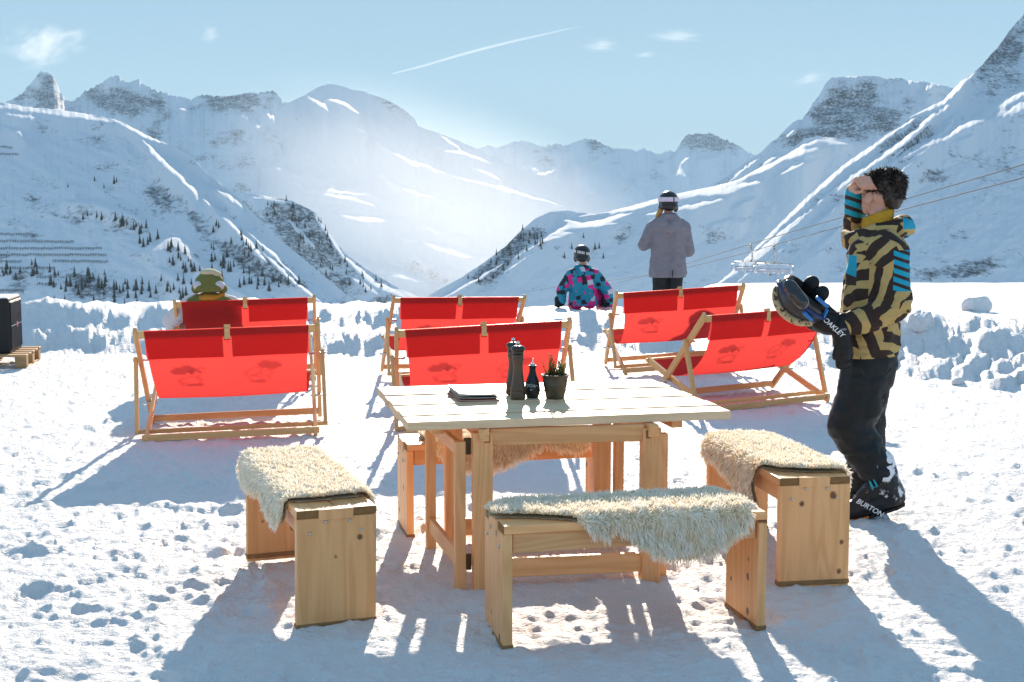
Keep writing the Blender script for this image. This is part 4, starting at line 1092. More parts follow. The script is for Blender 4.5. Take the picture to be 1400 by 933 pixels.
SKIN = NT("skin"); SKIN.rough(0.5); SKIN.base(SKIN.mix(SKIN.noise(SKIN.coord(), 30, 3), (0.52, 0.27, 0.19), (0.64, 0.36, 0.27)))
SKIN.b.inputs["Subsurface Weight"].default_value = 0.15; SKIN.b.inputs["Subsurface Radius"].default_value = (0.01, 0.004, 0.002); SKIN = SKIN.m
HAIR = simple("dark_brown_hair", (0.024, 0.013, 0.008), 0.45, 0.5, var=0.5, vscale=60)
BLACKCLOTH = NT("black_shell_cloth"); BLACKCLOTH.rough(0.55); BLACKCLOTH.spec(0.35)
_c = BLACKCLOTH.coord(); _g = BLACKCLOTH.n("ShaderNodeNewGeometry")
_d = BLACKCLOTH.math('GREATER_THAN', BLACKCLOTH.noise(BLACKCLOTH.mapping(_c, (1, 1, 0.35)), 34, 3, 0.7), 0.735)
BLACKCLOTH.base(BLACKCLOTH.mix(BLACKCLOTH.math('MULTIPLY', _d, 0.6), (0.006, 0.009, 0.011), (0.6, 0.62, 0.66)))
BLACKCLOTH.bump(BLACKCLOTH.noise(_c, 40, 4, 0.6), 0.25, 0.006); BLACKCLOTH = BLACKCLOTH.m
BLACK = simple("black_leather", (0.006, 0.0065, 0.008), 0.5, 0.35, var=0.4, vscale=60, bump=0.3, bscale=80, bdist=0.004)
BLUEV = simple("bright_blue_trim", (0.01, 0.16, 0.46), 0.35, 0.5)
CYAN = simple("cyan_lace", (0.02, 0.42, 0.50), 0.5, 0.4)
WHITEP = simple("white_print", (0.82, 0.82, 0.82), 0.6, 0.3)
MUSTARD = simple("mustard_fleece", (0.50, 0.27, 0.03), 0.9, 0.1, var=0.25, vscale=60, bump=0.4, bscale=180, bdist=0.003)

def mat_dazzle():
    """gold and brown bars that turn direction from patch to patch, with turquoise ladders"""
    t = NT("gold_brown_bar_print"); t.rough(0.7); t.spec(0.25)
    co = t.coord()
    vo = t.n("ShaderNodeTexVoronoi"); vo.inputs["Scale"].default_value = 6.5; vo.inputs["Randomness"].default_value = 0.9
    t.l(t.mapping(co, (1.0, 0.8, 0.8)), vo.inputs["Vector"])
    sp = t.n("ShaderNodeSeparateColor"); t.l(vo.outputs["Color"], sp.inputs[0])
    ang = t.math('MULTIPLY', t.math('FLOOR', t.math('MULTIPLY', sp.outputs[0], 5.0)), 0.628)
    ang = t.math('ADD', ang, 0.35)
    xz = t.n("ShaderNodeSeparateXYZ"); t.l(co, xz.inputs[0])
    wob = t.math('MULTIPLY', t.noise(co, 7, 2), 0.05)
    u = t.math('ADD', t.math('MULTIPLY', xz.outputs[0], t.math('COSINE', ang)), t.math('MULTIPLY', xz.outputs[2], t.math('SINE', ang)))
    u = t.math('ADD', t.math('ADD', u, wob), t.math('MULTIPLY', xz.outputs[1], 0.5))
    s = t.math('SINE', t.math('MULTIPLY', u, 62.0))
    bar = t.math('GREATER_THAN', s, 0.18)
    gold = t.mix(t.noise(co, 60, 2), (0.42, 0.29, 0.105), (0.52, 0.37, 0.15))
    c = t.mix(bar, (0.038, 0.022, 0.018), gold)
    # turquoise ladders: (x0, x1, z0, z1, y limit side)
    for (x0, x1, z0, z1, y0, y1, om) in ((0.135, 0.225, 1.20, 1.40, -0.6, -0.12, 150.0), (0.20, 0.32, 1.16, 1.47, -0.12, 0.4, 110.0), (-0.12, -0.035, 1.22, 1.37, -0.6, -0.02, 30.0), (-0.16, 0.05, 1.555, 1.70, -0.2, 0.4, 130.0), (0.19, 0.27, 1.50, 1.56, -0.4, 0.4, 60.0)):
        def within(v, a, b): return t.math('MULTIPLY', t.math('GREATER_THAN', v, a), t.math('LESS_THAN', v, b))
        m = t.math('MULTIPLY', t.math('MULTIPLY', within(xz.outputs[0], x0, x1), within(xz.outputs[2], z0, z1)), within(xz.outputs[1], y0, y1))
        st = t.math('GREATER_THAN', t.math('SINE', t.math('MULTIPLY', t.math('ADD', xz.outputs[2], t.math('MULTIPLY', xz.outputs[0], 0.35)), om)), -0.25)
        lad = t.mix(st, (0.038, 0.022, 0.018), (0.01, 0.33, 0.48))
        c = t.mix(m, c, lad)
    t.base(c); t.bump(t.noise(co, 24, 4, 0.6), 0.3, 0.01)
    return t.m
DAZZLE = mat_dazzle()

def turned(prims, ang=R(-30), px=0.09):
    c_, s_ = math.cos(ang), math.sin(ang)
    def rt(p): x, y, z = p[0] - px, p[1], p[2]; return (px + x * c_ - y * s_, x * s_ + y * c_, z)
    out = []
    for p in prims:
        if p[0] == 'c': out.append(('c', rt(p[1]), p[2], rt(p[3]), p[4]))
        else:
            e = p[3] if len(p) > 3 else (0, 0, 0)
            out.append(('e', rt(p[1]), p[2], (e[0], e[1], e[2] + ang)))
    return out
# ---- the man with the helmet -----------------------------------------------------
MX, MY = 1.795, 6.76
man = sculpt("person", [
    ('c', (0.05, -0.05, 0.93), 0.11, (0.055, -0.05, 1.36), 0.10), ('c', (0.05, 0.05, 0.93), 0.11, (0.055, 0.05, 1.36), 0.10),
    ('c', (0.10, 0, 1.44), 0.062, (0.088, 0, 1.60), 0.058),
    ] + turned([('e', (0.092, 0, 1.688), (0.096, 0.076, 0.098)), ('e', (0.045, 0, 1.628), (0.062, 0.056, 0.062)), ('e', (0.018, 0, 1.595), (0.03, 0.035, 0.026)),
    ('c', (-0.002, 0, 1.672), 0.012, (-0.024, 0, 1.640), 0.013), ('e', (0.002, 0, 1.690), (0.022, 0.05, 0.018)), ('e', (-0.004, 0, 1.612), (0.014, 0.024, 0.010)),
    ('e', (0.030, -0.030, 1.655), (0.035, 0.030, 0.03)), ('e', (0.030, 0.030, 1.655), (0.035, 0.030, 0.03)),
    ('e', (0.060, -0.083, 1.655), (0.022, 0.014, 0.035), (0, 0.25, 0.6)), ('e', (0.050, 0.077, 1.655), (0.020, 0.010, 0.033), (0, 0.25, -0.35))]) + [
    # arms and legs inside the clothes
    ('c', (0.12, -0.18, 1.42), 0.055, (0.15, -0.25, 1.12), 0.045), ('c', (0.15, -0.25, 1.12), 0.045, (-0.07, -0.26, 1.035), 0.035),
    ('c', (0.07, 0.18, 1.42), 0.055, (-0.035, 0.29, 1.43), 0.045), ('c', (-0.035, 0.29, 1.43), 0.045, (-0.060, 0.035, 1.675), 0.030),
    ('c', (0.05, -0.09, 0.88), 0.09, (-0.05, -0.10, 0.50), 0.065), ('c', (-0.05, -0.10, 0.50), 0.06, (0.12, -0.11, 0.2), 0.05),
    ('c', (0.05, 0.09, 0.88), 0.09, (0.03, 0.10, 0.50), 0.065), ('c', (0.03, 0.10, 0.50), 0.06, (0.04, 0.10, 0.14), 0.05),
    # bare right hand laid against the brow, fingers in the hair
    ('e', (-0.042, -0.012, 1.718), (0.026, 0.040, 0.034), (0.3, 0.3, 0.2)), ('c', (-0.060, 0.030, 1.68), 0.027, (-0.045, -0.005, 1.71), 0.028),
    ] + [q for i, (ln, dz) in enumerate(((0.90, 0.0), (1.0, 0.007), (1.05, 0.009), (0.92, 0.004))) for q in (
        ('c', (-0.058 + 0.0205 * i, -0.035 - 0.004 * i, 1.722 + 0.008 * i), 0.0105, (-0.046 + 0.0215 * i, -0.078, 1.752 + dz), 0.0105),
        ('c', (-0.046 + 0.0215 * i, -0.078, 1.752 + dz), 0.0102, (-0.026 + 0.0205 * i, -0.092, 1.752 + dz - 0.038 * ln), 0.0092),
        ('c', (-0.026 + 0.0205 * i, -0.092, 1.752 + dz - 0.038 * ln), 0.0092, (-0.008 + 0.0205 * i, -0.080, 1.752 + dz - 0.058 * ln), 0.0080))] + [
    ('c', (-0.055, -0.02, 1.70), 0.012, (-0.040, -0.055, 1.685), 0.0115), ('c', (-0.040, -0.055, 1.685), 0.0115, (-0.012, -0.068, 1.688), 0.009),
    ], SKIN, None, 0.0045, 2)
man.location = (MX, MY, -0.015); man.rotation_euler = (0, 0, R(-12))
tag(man, "person in a gold and brown patterned jacket, hand on forehead, holding a helmet", "person")
def curls(co, no):
    n = fbm(co[:, 0] * 60, co[:, 2] * 60 + co[:, 1] * 40, 3, 77)
    top = sstep(1.70, 1.76, co[:, 2])
    return co + no * (0.004 * n + 0.014 * top * np.clip(fbm(co[:, 0] * 34, co[:, 1] * 34 + co[:, 2] * 20, 3, 79) + 0.1, -0.2, 1))[:, None]
sculpt("hair", turned([('e', (0.115, 0, 1.722), (0.094, 0.086, 0.076)), ('e', (0.150, 0, 1.670), (0.052, 0.074, 0.075)), ('e', (0.060, 0, 1.752), (0.052, 0.070, 0.034)),
    ('e', (0.082, -0.066, 1.712), (0.03, 0.016, 0.034)), ('c', (0.052, -0.073, 1.70), 0.014, (0.048, -0.074, 1.675), 0.008),
    ('c', (0.160, -0.03, 1.615), 0.018, (0.160, 0.03, 1.615), 0.018)] +
    [('c', (0.06 + 0.11 * random.random(), random.uniform(-0.07, 0.07), 1.765), 0.014, (0.05 + 0.15 * random.random(), random.uniform(-0.08, 0.08), random.uniform(1.775, 1.80)), 0.006) for k in range(16)] +
    [('c', (0.185, -0.05, 1.74), 0.012, (0.205, -0.055, 1.755), 0.006), ('c', (0.195, 0.0, 1.70), 0.014, (0.213, -0.01, 1.712), 0.006)]), HAIR, man, 0.0055, 1, post=curls)
def locks(head, n, seed, ln=0.034):
    """short wavy strands rooted on the hair mass"""
    rg = np.random.default_rng(seed); me = head.data; m = len(me.vertices)
    co = np.zeros(m * 3, np.float32); no = np.zeros(m * 3, np.float32); me.vertices.foreach_get("co", co); me.vertices.foreach_get("normal", no)
    co = co.reshape(-1, 3); no = no.reshape(-1, 3); k = rg.integers(0, m, n * 2); k = k[(co[k, 2] > 1.655)][:n]; P = co[k] - 0.003 * no[k]; N = no[k]; m = len(k)
    up = sstep(1.69, 1.76, P[:, 2:])
    D = N * (0.35 + 0.6 * up) + np.array([0.5, 0, -0.6]) * (1 - 0.9 * up) + rg.normal(0, 0.32, (m, 3)); D /= np.linalg.norm(D, axis=1, keepdims=True)
    S = np.cross(D, rg.normal(0, 1, (m, 3))); S /= np.linalg.norm(S, axis=1, keepdims=True); C = np.cross(D, S)
    L = ln * rg.uniform(0.5, 1.2, (m, 1)) * (0.5 + 0.25 * up); ph = rg.uniform(0, 6, (m, 1)); V = np.zeros((m, 8, 3))
    for j, (f, w_) in enumerate(zip((0, 0.35, 0.7, 1.0), (0.0016, 0.0016, 0.0012, 0.0003))):
        c = P + D * L * f + C * 0.006 * np.sin(ph + 4.5 * f) * f + np.array([0, 0, -0.25]) * L * f * f
        V[:, 2 * j] = c - S * w_; V[:, 2 * j + 1] = c + S * w_
    F = np.concatenate([np.arange(m)[:, None] * 8 + np.array([[0, 1, 3, 2]]) + 2 * j for j in range(3)])
    tag(mesh_np("strands", V.reshape(-1, 3), F, HAIR, head), kind="stuff")
locks(bpy.data.objects["hair"], 4200, 5)
def tp3(p): return turned([('e', p, 1)])[0][1]
EYEW = simple("eye_white", (0.75, 0.74, 0.72), 0.2, 0.5)
for s in (-1, 1):
    e = lathe_obj("eye", [(0.0001, 0.0), (0.007, 0.0015), (0.010, 0.006), (0.0001, 0.012)], EYEW, man, seg=12)
    e.location = tp3((-0.006, s * 0.030, 1.668)); e.rotation_euler = (0, R(90), R(-30))
    br = Pile(); br.tube([tp3(q_) for q_ in ((0.006, s * 0.016, 1.693), (-0.006, s * 0.030, 1.697), (0.006, s * 0.046, 1.690))], 0.004, 6); br.build("eyebrow", HAIR, man)
mo = Pile(); mo.tube([tp3(q_) for q_ in ((-0.010, -0.018, 1.611), (-0.019, 0, 1.613), (-0.010, 0.018, 1.611))], 0.0042, 6); mo.build("mouth", simple("lips", (0.42, 0.16, 0.13), 0.45), man)
sculpt("collar", [('c', (0.03 + 0.10 * (0.5 + 0.5 * math.cos(a)) - 0.01, 0.082 * math.sin(a), 1.505 + 0.045 * (0.5 + 0.5 * math.cos(a))), 0.030, (0.03 + 0.115 * (0.5 + 0.5 * math.cos(a)) - 0.01, 0.086 * math.sin(a), 1.545 + 0.045 * (0.5 + 0.5 * math.cos(a))), 0.020) for a in np.linspace(0, 2 * math.pi, 22)[:-1]], MUSTARD, man, 0.007, 2, post=folds(0.002, 40, 3))
sculpt("jacket", [
    ('c', (0.045, -0.085, 0.90), 0.150, (0.05, -0.085, 1.10), 0.150), ('c', (0.045, 0.085, 0.90), 0.150, (0.05, 0.085, 1.10), 0.150),
    ('c', (0.05, -0.085, 1.10), 0.150, (0.065, -0.09, 1.36), 0.140), ('c', (0.05, 0.085, 1.10), 0.150, (0.065, 0.09, 1.36), 0.140),
    ('c', (0.075, -0.07, 1.42), 0.105, (0.075, 0.07, 1.42), 0.105), ('c', (0.085, -0.06, 1.48), 0.075, (0.085, 0.06, 1.48), 0.075),
    ('c', (0.10, -0.165, 1.405), 0.098, (0.125, -0.205, 1.38), 0.092), ('c', (0.075, 0.165, 1.405), 0.098, (0.05, 0.20, 1.40), 0.09),
    ('c', (0.125, -0.205, 1.38), 0.090, (0.150, -0.250, 1.13), 0.080), ('c', (0.150, -0.250, 1.13), 0.082, (0.040, -0.255, 1.065), 0.072), ('c', (0.040, -0.255, 1.065), 0.074, (-0.060, -0.262, 1.035), 0.058),
    ('c', (0.05, 0.20, 1.40), 0.088, (-0.03, 0.29, 1.43), 0.064), ('c', (-0.03, 0.29, 1.43), 0.062, (-0.035, 0.15, 1.57), 0.054), ('c', (-0.035, 0.15, 1.57), 0.053, (-0.048, 0.032, 1.690), 0.043),
    # hood lying on the shoulders
    ('c', (0.17, -0.08, 1.50), 0.048, (0.20, 0.0, 1.51), 0.058), ('c', (0.20, 0.0, 1.51), 0.058, (0.17, 0.08, 1.50), 0.048),
    ('c', (0.17, -0.08, 1.50), 0.045, (0.06, -0.115, 1.495), 0.034), ('c', (0.17, 0.08, 1.50), 0.045, (0.06, 0.115, 1.495), 0.034),
    ('c', (0.06, -0.115, 1.495), 0.034, (-0.06, -0.055, 1.455), 0.026), ('c', (0.06, 0.115, 1.495), 0.034, (-0.06, 0.055, 1.455), 0.026),
    ('c', (-0.06, -0.055, 1.455), 0.026, (-0.085, 0.02, 1.475), 0.022),
    ], DAZZLE, man, 0.0085, 2, cuts=[((0, 0, 0.853), (0.06, 0, -1))], post=folds(0.010, 9, 31, (1, 1, 1.8), [((0.14, -0.3, 1.13), 0.11, 0.007, (40, 0, 70)), ((0.0, -0.2, 0.95), 0.14, 0.005, (30, 0, 60)), ((0.1, -0.2, 1.30), 0.1, 0.004, (50, 0, 40))]))
st_ = Pile(); st_.tube([(-0.075, -0.05, 1.36), (-0.03, -0.155, 1.415), (0.05, -0.235, 1.455), (0.12, -0.265, 1.43), (0.175, -0.255, 1.36)], 0.0055, 6); st_.build("piping", simple("gold_piping", (0.42, 0.30, 0.13), 0.7), man)
sculpt("trousers", [
    ('c', (0.035, -0.065, 0.87), 0.150, (0.035, 0.065, 0.87), 0.150), ('c', (0.045, -0.085, 0.82), 0.145, (0.015, -0.105, 0.66), 0.128), ('c', (0.045, 0.085, 0.82), 0.140, (0.035, 0.10, 0.55), 0.112),
    ('c', (0.015, -0.105, 0.66), 0.128, (-0.045, -0.110, 0.50), 0.116), ('c', (-0.045, -0.110, 0.50), 0.112, (0.035, -0.112, 0.37), 0.100), ('c', (0.035, -0.112, 0.37), 0.098, (0.095, -0.112, 0.27), 0.090),
    ('c', (0.035, 0.10, 0.55), 0.110, (0.055, 0.10, 0.30), 0.098), ('c', (0.055, 0.10, 0.30), 0.098, (0.045, 0.10, 0.17), 0.092),
    ('c', (0.06, -0.185, 0.74), 0.05, (0.05, -0.175, 0.60), 0.06),
    ], BLACKCLOTH, man, 0.010, 2, cuts=[((0, 0, 0.10), (0, 0, -1))], post=folds(0.008, 8, 51, (1, 1, 1.5), [((0.02, -0.15, 0.36), 0.12, 0.010, (20, 0, 75)), ((0.05, -0.1, 0.68), 0.14, 0.007, (45, 0, 50)), ((0.05, 0.1, 0.25), 0.12, 0.009, (10, 0, 80))]))
for yy, zz0 in ((-0.197, 0.705),):
    pk = Pile(); pk.tube([(0.00, yy - 0.022, zz0 + 0.10), (0.03, yy - 0.03, zz0 + 0.04), (0.11, yy - 0.01, zz0 + 0.045), (0.15, yy + 0.02, zz0 + 0.10)], 0.004, 5); pk.build("pocket_seam", simple("dark_grey_seam", (0.05, 0.055, 0.06), 0.6), man)
def mat_snowy(name, base, thr):
    t = NT(name); t.rough(0.5); co = t.coord()
    xz = t.n("ShaderNodeSeparateXYZ"); t.l(co, xz.inputs[0])
    n = t.math('ADD', t.noise(co, 16, 5, 0.65), t.math('MULTIPLY', t.math('SUBTRACT', xz.outputs[2], 0.19), 1.3))
    m = t.math('MULTIPLY', t.math('SUBTRACT', n, thr), 14.0, clamp=True)
    t.base(t.mix(m, base, (0.80, 0.80, 0.84))); t.bump(t.math('ADD', t.noise(co, 60, 3), m), 0.5, 0.006); return t.m
BOOT = mat_snowy("black_snowboard_boot_with_snow", (0.007, 0.008, 0.010), 0.53)
ORANGE = simple("orange_sole_rim", (0.55, 0.16, 0.03), 0.6)
def boot(name_parent, pts, plane, sole_pts, ymid, lab=None):
    b = sculpt("boot", pts, BOOT, name_parent, 0.007, 2, cuts=[plane], post=folds(0.003, 22, 61))
    q = Pile(); 
    for i in range(len(sole_pts) - 1):
        (x0, z0, w0), (x1, z1, w1) = sole_pts[i], sole_pts[i + 1]
        V = [(x0, ymid - w0, z0), (x0, ymid + w0, z0), (x1, ymid + w1, z1), (x1, ymid - w1, z1), (x0, ymid - w0, z0 - 0.016), (x0, ymid + w0, z0 - 0.016), (x1, ymid + w1, z1 - 0.016), (x1, ymid - w1, z1 - 0.016)]
        q.add(V, [(0, 1, 2, 3), (4, 7, 6, 5), (0, 3, 7, 4), (1, 5, 6, 2), (0, 4, 5, 1), (2, 6, 7, 3)], 0 if i > 2 else 1)
    so = q.build("sole", [BLACK, ORANGE], b, smooth=False)
    return b
nb = boot(man, [('c', (0.108, -0.112, 0.31), 0.078, (0.140, -0.112, 0.20), 0.078), ('c', (0.140, -0.112, 0.20), 0.078, (0.180, -0.112, 0.145), 0.062), ('c', (0.185, -0.112, 0.135), 0.058, (0.06, -0.112, 0.085), 0.058), ('c', (0.06, -0.112, 0.085), 0.060, (-0.03, -0.112, 0.055), 0.050), ('c', (0.12, -0.112, 0.20), 0.07, (0.03, -0.112, 0.10), 0.055)],
   ((0.0, 0, 0.020), (0.36, 0, -1)), [(-0.085, -0.002, 0.028), (-0.06, 0.004, 0.044), (-0.02, 0.015, 0.050), (0.06, 0.042, 0.050), (0.14, 0.071, 0.046), (0.20, 0.094, 0.044), (0.238, 0.112, 0.026)], -0.112)
fb = boot(man, [('c', (0.045, 0.10, 0.26), 0.078, (0.05, 0.10, 0.12), 0.078), ('c', (0.08, 0.10, 0.065), 0.058, (-0.12, 0.10, 0.055), 0.050)],
   ((0, 0, 0.016), (0, 0, -1)), [(-0.168, 0.017, 0.03), (-0.12, 0.017, 0.046), (-0.04, 0.017, 0.050), (0.05, 0.017, 0.048), (0.10, 0.017, 0.044), (0.135, 0.017, 0.03)], 0.10)
q = Pile(); q.tube([(0.055, -0.165, 0.265), (0.075, -0.188, 0.24), (0.095, -0.195, 0.205), (0.075, -0.19, 0.195), (0.06, -0.18, 0.225)], 0.005, 6); q.tube([(0.05, -0.17, 0.25), (0.062, -0.186, 0.215), (0.075, -0.19, 0.185)], 0.004, 6)
q.build("lace", CYAN, nb)
tx = text_obj("lettering", "BURTON", 0.036, WHITEP, nb, shear=0.2); tx.location = (0.062, -0.1735, 0.088); tx.rotation_euler = (R(82), R(-12), 0); tx.rotation_mode = 'XYZ'
tx.rotation_euler = (R(80), R(28), 0)
# left glove closed on the helmet rim
GP = [('c', (-0.045, -0.262, 1.035), 0.052, (-0.115, -0.262, 1.040), 0.050), ('c', (-0.115, -0.262, 1.040), 0.048, (-0.185, -0.258, 1.058), 0.046), ('e', (-0.180, -0.275, 1.040), (0.085, 0.052, 0.060), (0, 0.35, 0))]
for i in range(4):
    bx = (-0.195, -0.285 + 0.017 * i * 0.4, 1.082 - 0.028 * i)
    m1 = (-0.235, -0.290 + 0.012 * i, 1.090 - 0.028 * i); m2 = (-0.258, -0.262 + 0.012 * i, 1.094 - 0.027 * i)
    GP += [('c', (-0.165, -0.27, 1.07 - 0.014 * i), 0.02, bx, 0.0165), ('c', bx, 0.0165, m1, 0.0155), ('c', m1, 0.0155, m2, 0.0135)]
GP += [('c', (-0.15, -0.25, 1.085), 0.02, (-0.185, -0.232, 1.115), 0.017), ('c', (-0.185, -0.232, 1.115), 0.017, (-0.222, -0.222, 1.118), 0.014)]
gl = sculpt("glove", GP, BLACK, man, 0.006, 2, post=folds(0.003, 25, 71))
tx = text_obj("lettering", "OAKLEY", 0.034, WHITEP, gl, shear=0.15); tx.location = (-0.143, -0.338, 1.020); tx.rotation_euler = (R(88), R(42), 0)

def Mrot(x_axis, z_axis, loc):
    z = Vector(z_axis).normalized(); x = Vector(x_axis); x = (x - z * x.dot(z)).normalized(); y = z.cross(x)
    M = Matrix((x, y, z)).transposed().to_4x4(); M.translation = Vector(loc); return M
# helmet: dome down to the left, opening up to the right
hm = thing("ski_helmet", "dark snow helmet with tan band and blue trimmed goggles in the man's gloved hand", "helmet")
hm.matrix_world = Mrot((0.55, -0.35, -0.75), (0.60, -0.28, 0.72), (1.440, 6.50, 1.148))
SHELLM = simple("graphite_helmet_shell", (0.035, 0.037, 0.045), 0.28, 0.5)
TAN = NT("tan_helmet_band"); TAN.rough(0.6); _c = TAN.coord(); _v = TAN.noise(TAN.mapping(_c, (1, 1, 1)), 55, 2); TAN.base(TAN.mix(TAN.math('GREATER_THAN', _v, 0.57), (0.50, 0.37, 0.20), (0.09, 0.035, 0.025))); TAN = TAN.m
NAVY = simple("navy_strap", (0.012, 0.03, 0.12), 0.4)
prof = [(0.0001, -0.128)] + [(0.128 * math.sin(a), -0.128 * math.cos(a)) for a in np.linspace(0.15, 1.75, 16)] + [(0.118, 0.030), (0.110, 0.020), (0.105, -0.02), (0.075, -0.080), (0.0001, -0.105)]
sh = lathe_obj("shell", prof, SHELLM, hm, seg=36); sh.scale = (1.08, 0.92, 1.0)
bd = []
for k in range(25):
    a = R(-62 + 124 * k / 24)
    bd.append(a)
q = Pile(); V = []; F = []
for k, a in enumerate(bd):
    for j, b_ in enumerate((-0.030, -0.010, 0.010, 0.030)):
        r_ = 0.1305
        V.append((r_ * 1.075 * math.sin(a), -r_ * 0.93 * math.sqrt(max(0, 1 - (b_ / r_) ** 2)) * math.cos(a) * 0.78 - 0.03, -r_ * math.cos(a) * 0.62 + b_))
q = Pile(); q.tube([(0.1315 * 1.07 * math.sin(a), -0.1315 * 0.62 * math.cos(a), -0.1315 * 0.80 * math.cos(a)) for a in bd], [0.004 + 0.016 * math.cos(a) ** 0.5 for a in bd], 10)
q.build("band", TAN, hm)
q = Pile()
q.tube([(0.108 * 1.05 * math.cos(a), 0.108 * 0.90 * math.sin(a), 0.022) for a in np.linspace(0, 2 * math.pi, 29)], 0.021, 10); q.build("lining", BLACK, hm)
for s in (-1, 1):
    sculpt("ear_pad", [('e', (0.0 + 0.035 * s, 0.075, 0.062), (0.040, 0.024, 0.046)), ('e', (0.035 * s, 0.082, 0.03), (0.046, 0.026, 0.03))], BLACK, hm, 0.007, 2)
q = Pile(); q.tube([(0.134 * 1.06 * math.cos(a), 0.134 * 0.94 * math.sin(a), -0.012 + 0.012 * math.cos(a)) for a in np.linspace(R(150), R(390), 24)], 0.012, 8); q.build("goggle_strap", NAVY, hm)
gg = sculpt("goggle_frame", [('c', (-0.06, -0.128, 0.022), 0.034, (-0.02, -0.150, 0.018), 0.038), ('c', (-0.02, -0.150, 0.018), 0.038, (0.04, -0.145, 0.012), 0.036)], simple("silver_goggle_frame", (0.32, 0.32, 0.33), 0.35, 0.5, 0.4), hm, 0.006, 3)
sculpt("goggle_lens", [('c', (-0.062, -0.140, 0.022), 0.034, (-0.01, -0.162, 0.018), 0.036), ('c', (-0.01, -0.162, 0.018), 0.036, (0.040, -0.156, 0.012), 0.034)], simple("dark_goggle_lens", (0.01, 0.012, 0.016), 0.08, 0.7), gg, 0.006, 2)
for (a0, a1, z0, z1) in ((R(-60), R(-25), 0.075, 0.068), (R(-58), R(-30), -0.022, -0.030), (R(-18), R(-4), 0.050, 0.0)):
    q = Pile(); q.tube([(0.142 * math.cos(a), 0.150 * math.sin(a), z0 + (z1 - z0) * f) for a, f in zip(np.linspace(a0, a1, 8), np.linspace(0, 1, 8))], 0.010, 7)
    q.build("blue_trim", BLUEV, hm)
# the other glove hangs from the held one
og = sculpt("glove", [('c', (0, 0, 0.03), 0.048, (0.004, 0, -0.045), 0.046), ('c', (0.004, 0, -0.045), 0.048, (0.010, 0.0, -0.10), 0.044)] +
   [('c', (-0.024 + 0.017 * i, 0.0, -0.10), 0.017, (-0.022 + 0.018 * i, 0.004, -0.155 - 0.01 * (1 - abs(i - 1.4) * 0.6)), 0.0150) for i in range(4)] +
   [('c', (-0.03, -0.01, -0.06), 0.018, (-0.048, -0.016, -0.105), 0.015), ('c', (0, 0, 0.03), 0.04, (0.012, 0, 0.085), 0.022)], BLACK, None, 0.007, 2, post=folds(0.003, 26, 81))
og.location = (1.632, 6.50, 0.965); og.rotation_euler = (0, R(-6), R(10))
tag(og, "empty black glove hanging limp below the man's gloved hand", "glove")
cb = Pile(); cb.tube([(-0.046, -0.01, 0.03), (0, -0.050, 0.032), (0.046, -0.01, 0.03), (0, 0.05, 0.03), (-0.046, -0.01, 0.03)], 0.006, 6); cb.build("cuff_band", simple("grey_cuff", (0.20, 0.21, 0.23), 0.6), og)

# ---- the woman in grey --------------------------------------------------------------
GREY = NT("grey_lilac_parka"); GREY.rough(0.75); _c = GREY.coord(); GREY.base(GREY.mix(GREY.noise(GREY.mapping(_c, (1, 1, 2)), 14, 5), (0.165, 0.155, 0.18), (0.27, 0.25, 0.28))); GREY.bump(GREY.noise(_c, 22, 4), 0.3, 0.01); GREY = GREY.m
DKLEG = simple("black_leggings", (0.012, 0.014, 0.016), 0.7)
BLOND = simple("ginger_hair", (0.42, 0.22, 0.06), 0.5, 0.4, var=0.4, vscale=60)
wm = sculpt("person", [
    ('e', (0, 0.02, 1.62), (0.075, 0.09, 0.115)), ('e', (0, 0.10, 1.57), (0.05, 0.03, 0.05)), ('c', (0, 0.115, 1.60), 0.012, (0, 0.125, 1.585), 0.013), ('c', (0, 0, 1.40), 0.055, (0, 0.01, 1.56), 0.052),
    ('c', (0, 0, 0.95), 0.09, (0, 0, 1.36), 0.08), ('c', (-0.14, 0, 1.38), 0.05, (-0.27, 0.0, 1.14), 0.042), ('c', (-0.27, 0, 1.14), 0.04, (-0.20, 0.22, 1.20), 0.032), ('c', (0.14, 0, 1.38), 0.05, (0.23, 0.02, 1.08), 0.042), ('c', (0.23, 0.02, 1.08), 0.04, (0.15, 0.24, 1.12), 0.032),
    ('c', (-0.08, 0, 0.92), 0.10, (-0.08, 0.01, 0.5), 0.07), ('c', (-0.08, 0.01, 0.5), 0.06, (-0.085, 0, 0.1), 0.045), ('c', (0.08, 0, 0.92), 0.10, (0.08, 0.01, 0.5), 0.07), ('c', (0.08, 0.01, 0.5), 0.06, (0.085, 0, 0.1), 0.045),
    ] + [('c', (sx * (0.2 - 0.05 * (sx > 0)), 0.22 + 0.02, 1.20 - 0.08 * (sx > 0)), 0.03, (sx * (0.17 - 0.05 * (sx > 0)) - 0.012 * k, 0.32, 1.215 - 0.08 * (sx > 0) + 0.016 * (k - 1.5)), 0.011) for sx in (-1, 1) for k in range(4)] + [('c', (sx * 0.17, 0.24, 1.18), 0.018, (sx * 0.13, 0.28, 1.20), 0.012) for sx in (-1, 1)],
    SKIN, None, 0.010, 2)
wm.location = (1.845, 15.6, 0.01); tag(wm, "person standing in a grey lilac hooded parka and black helmet with pale goggle strap", "person")
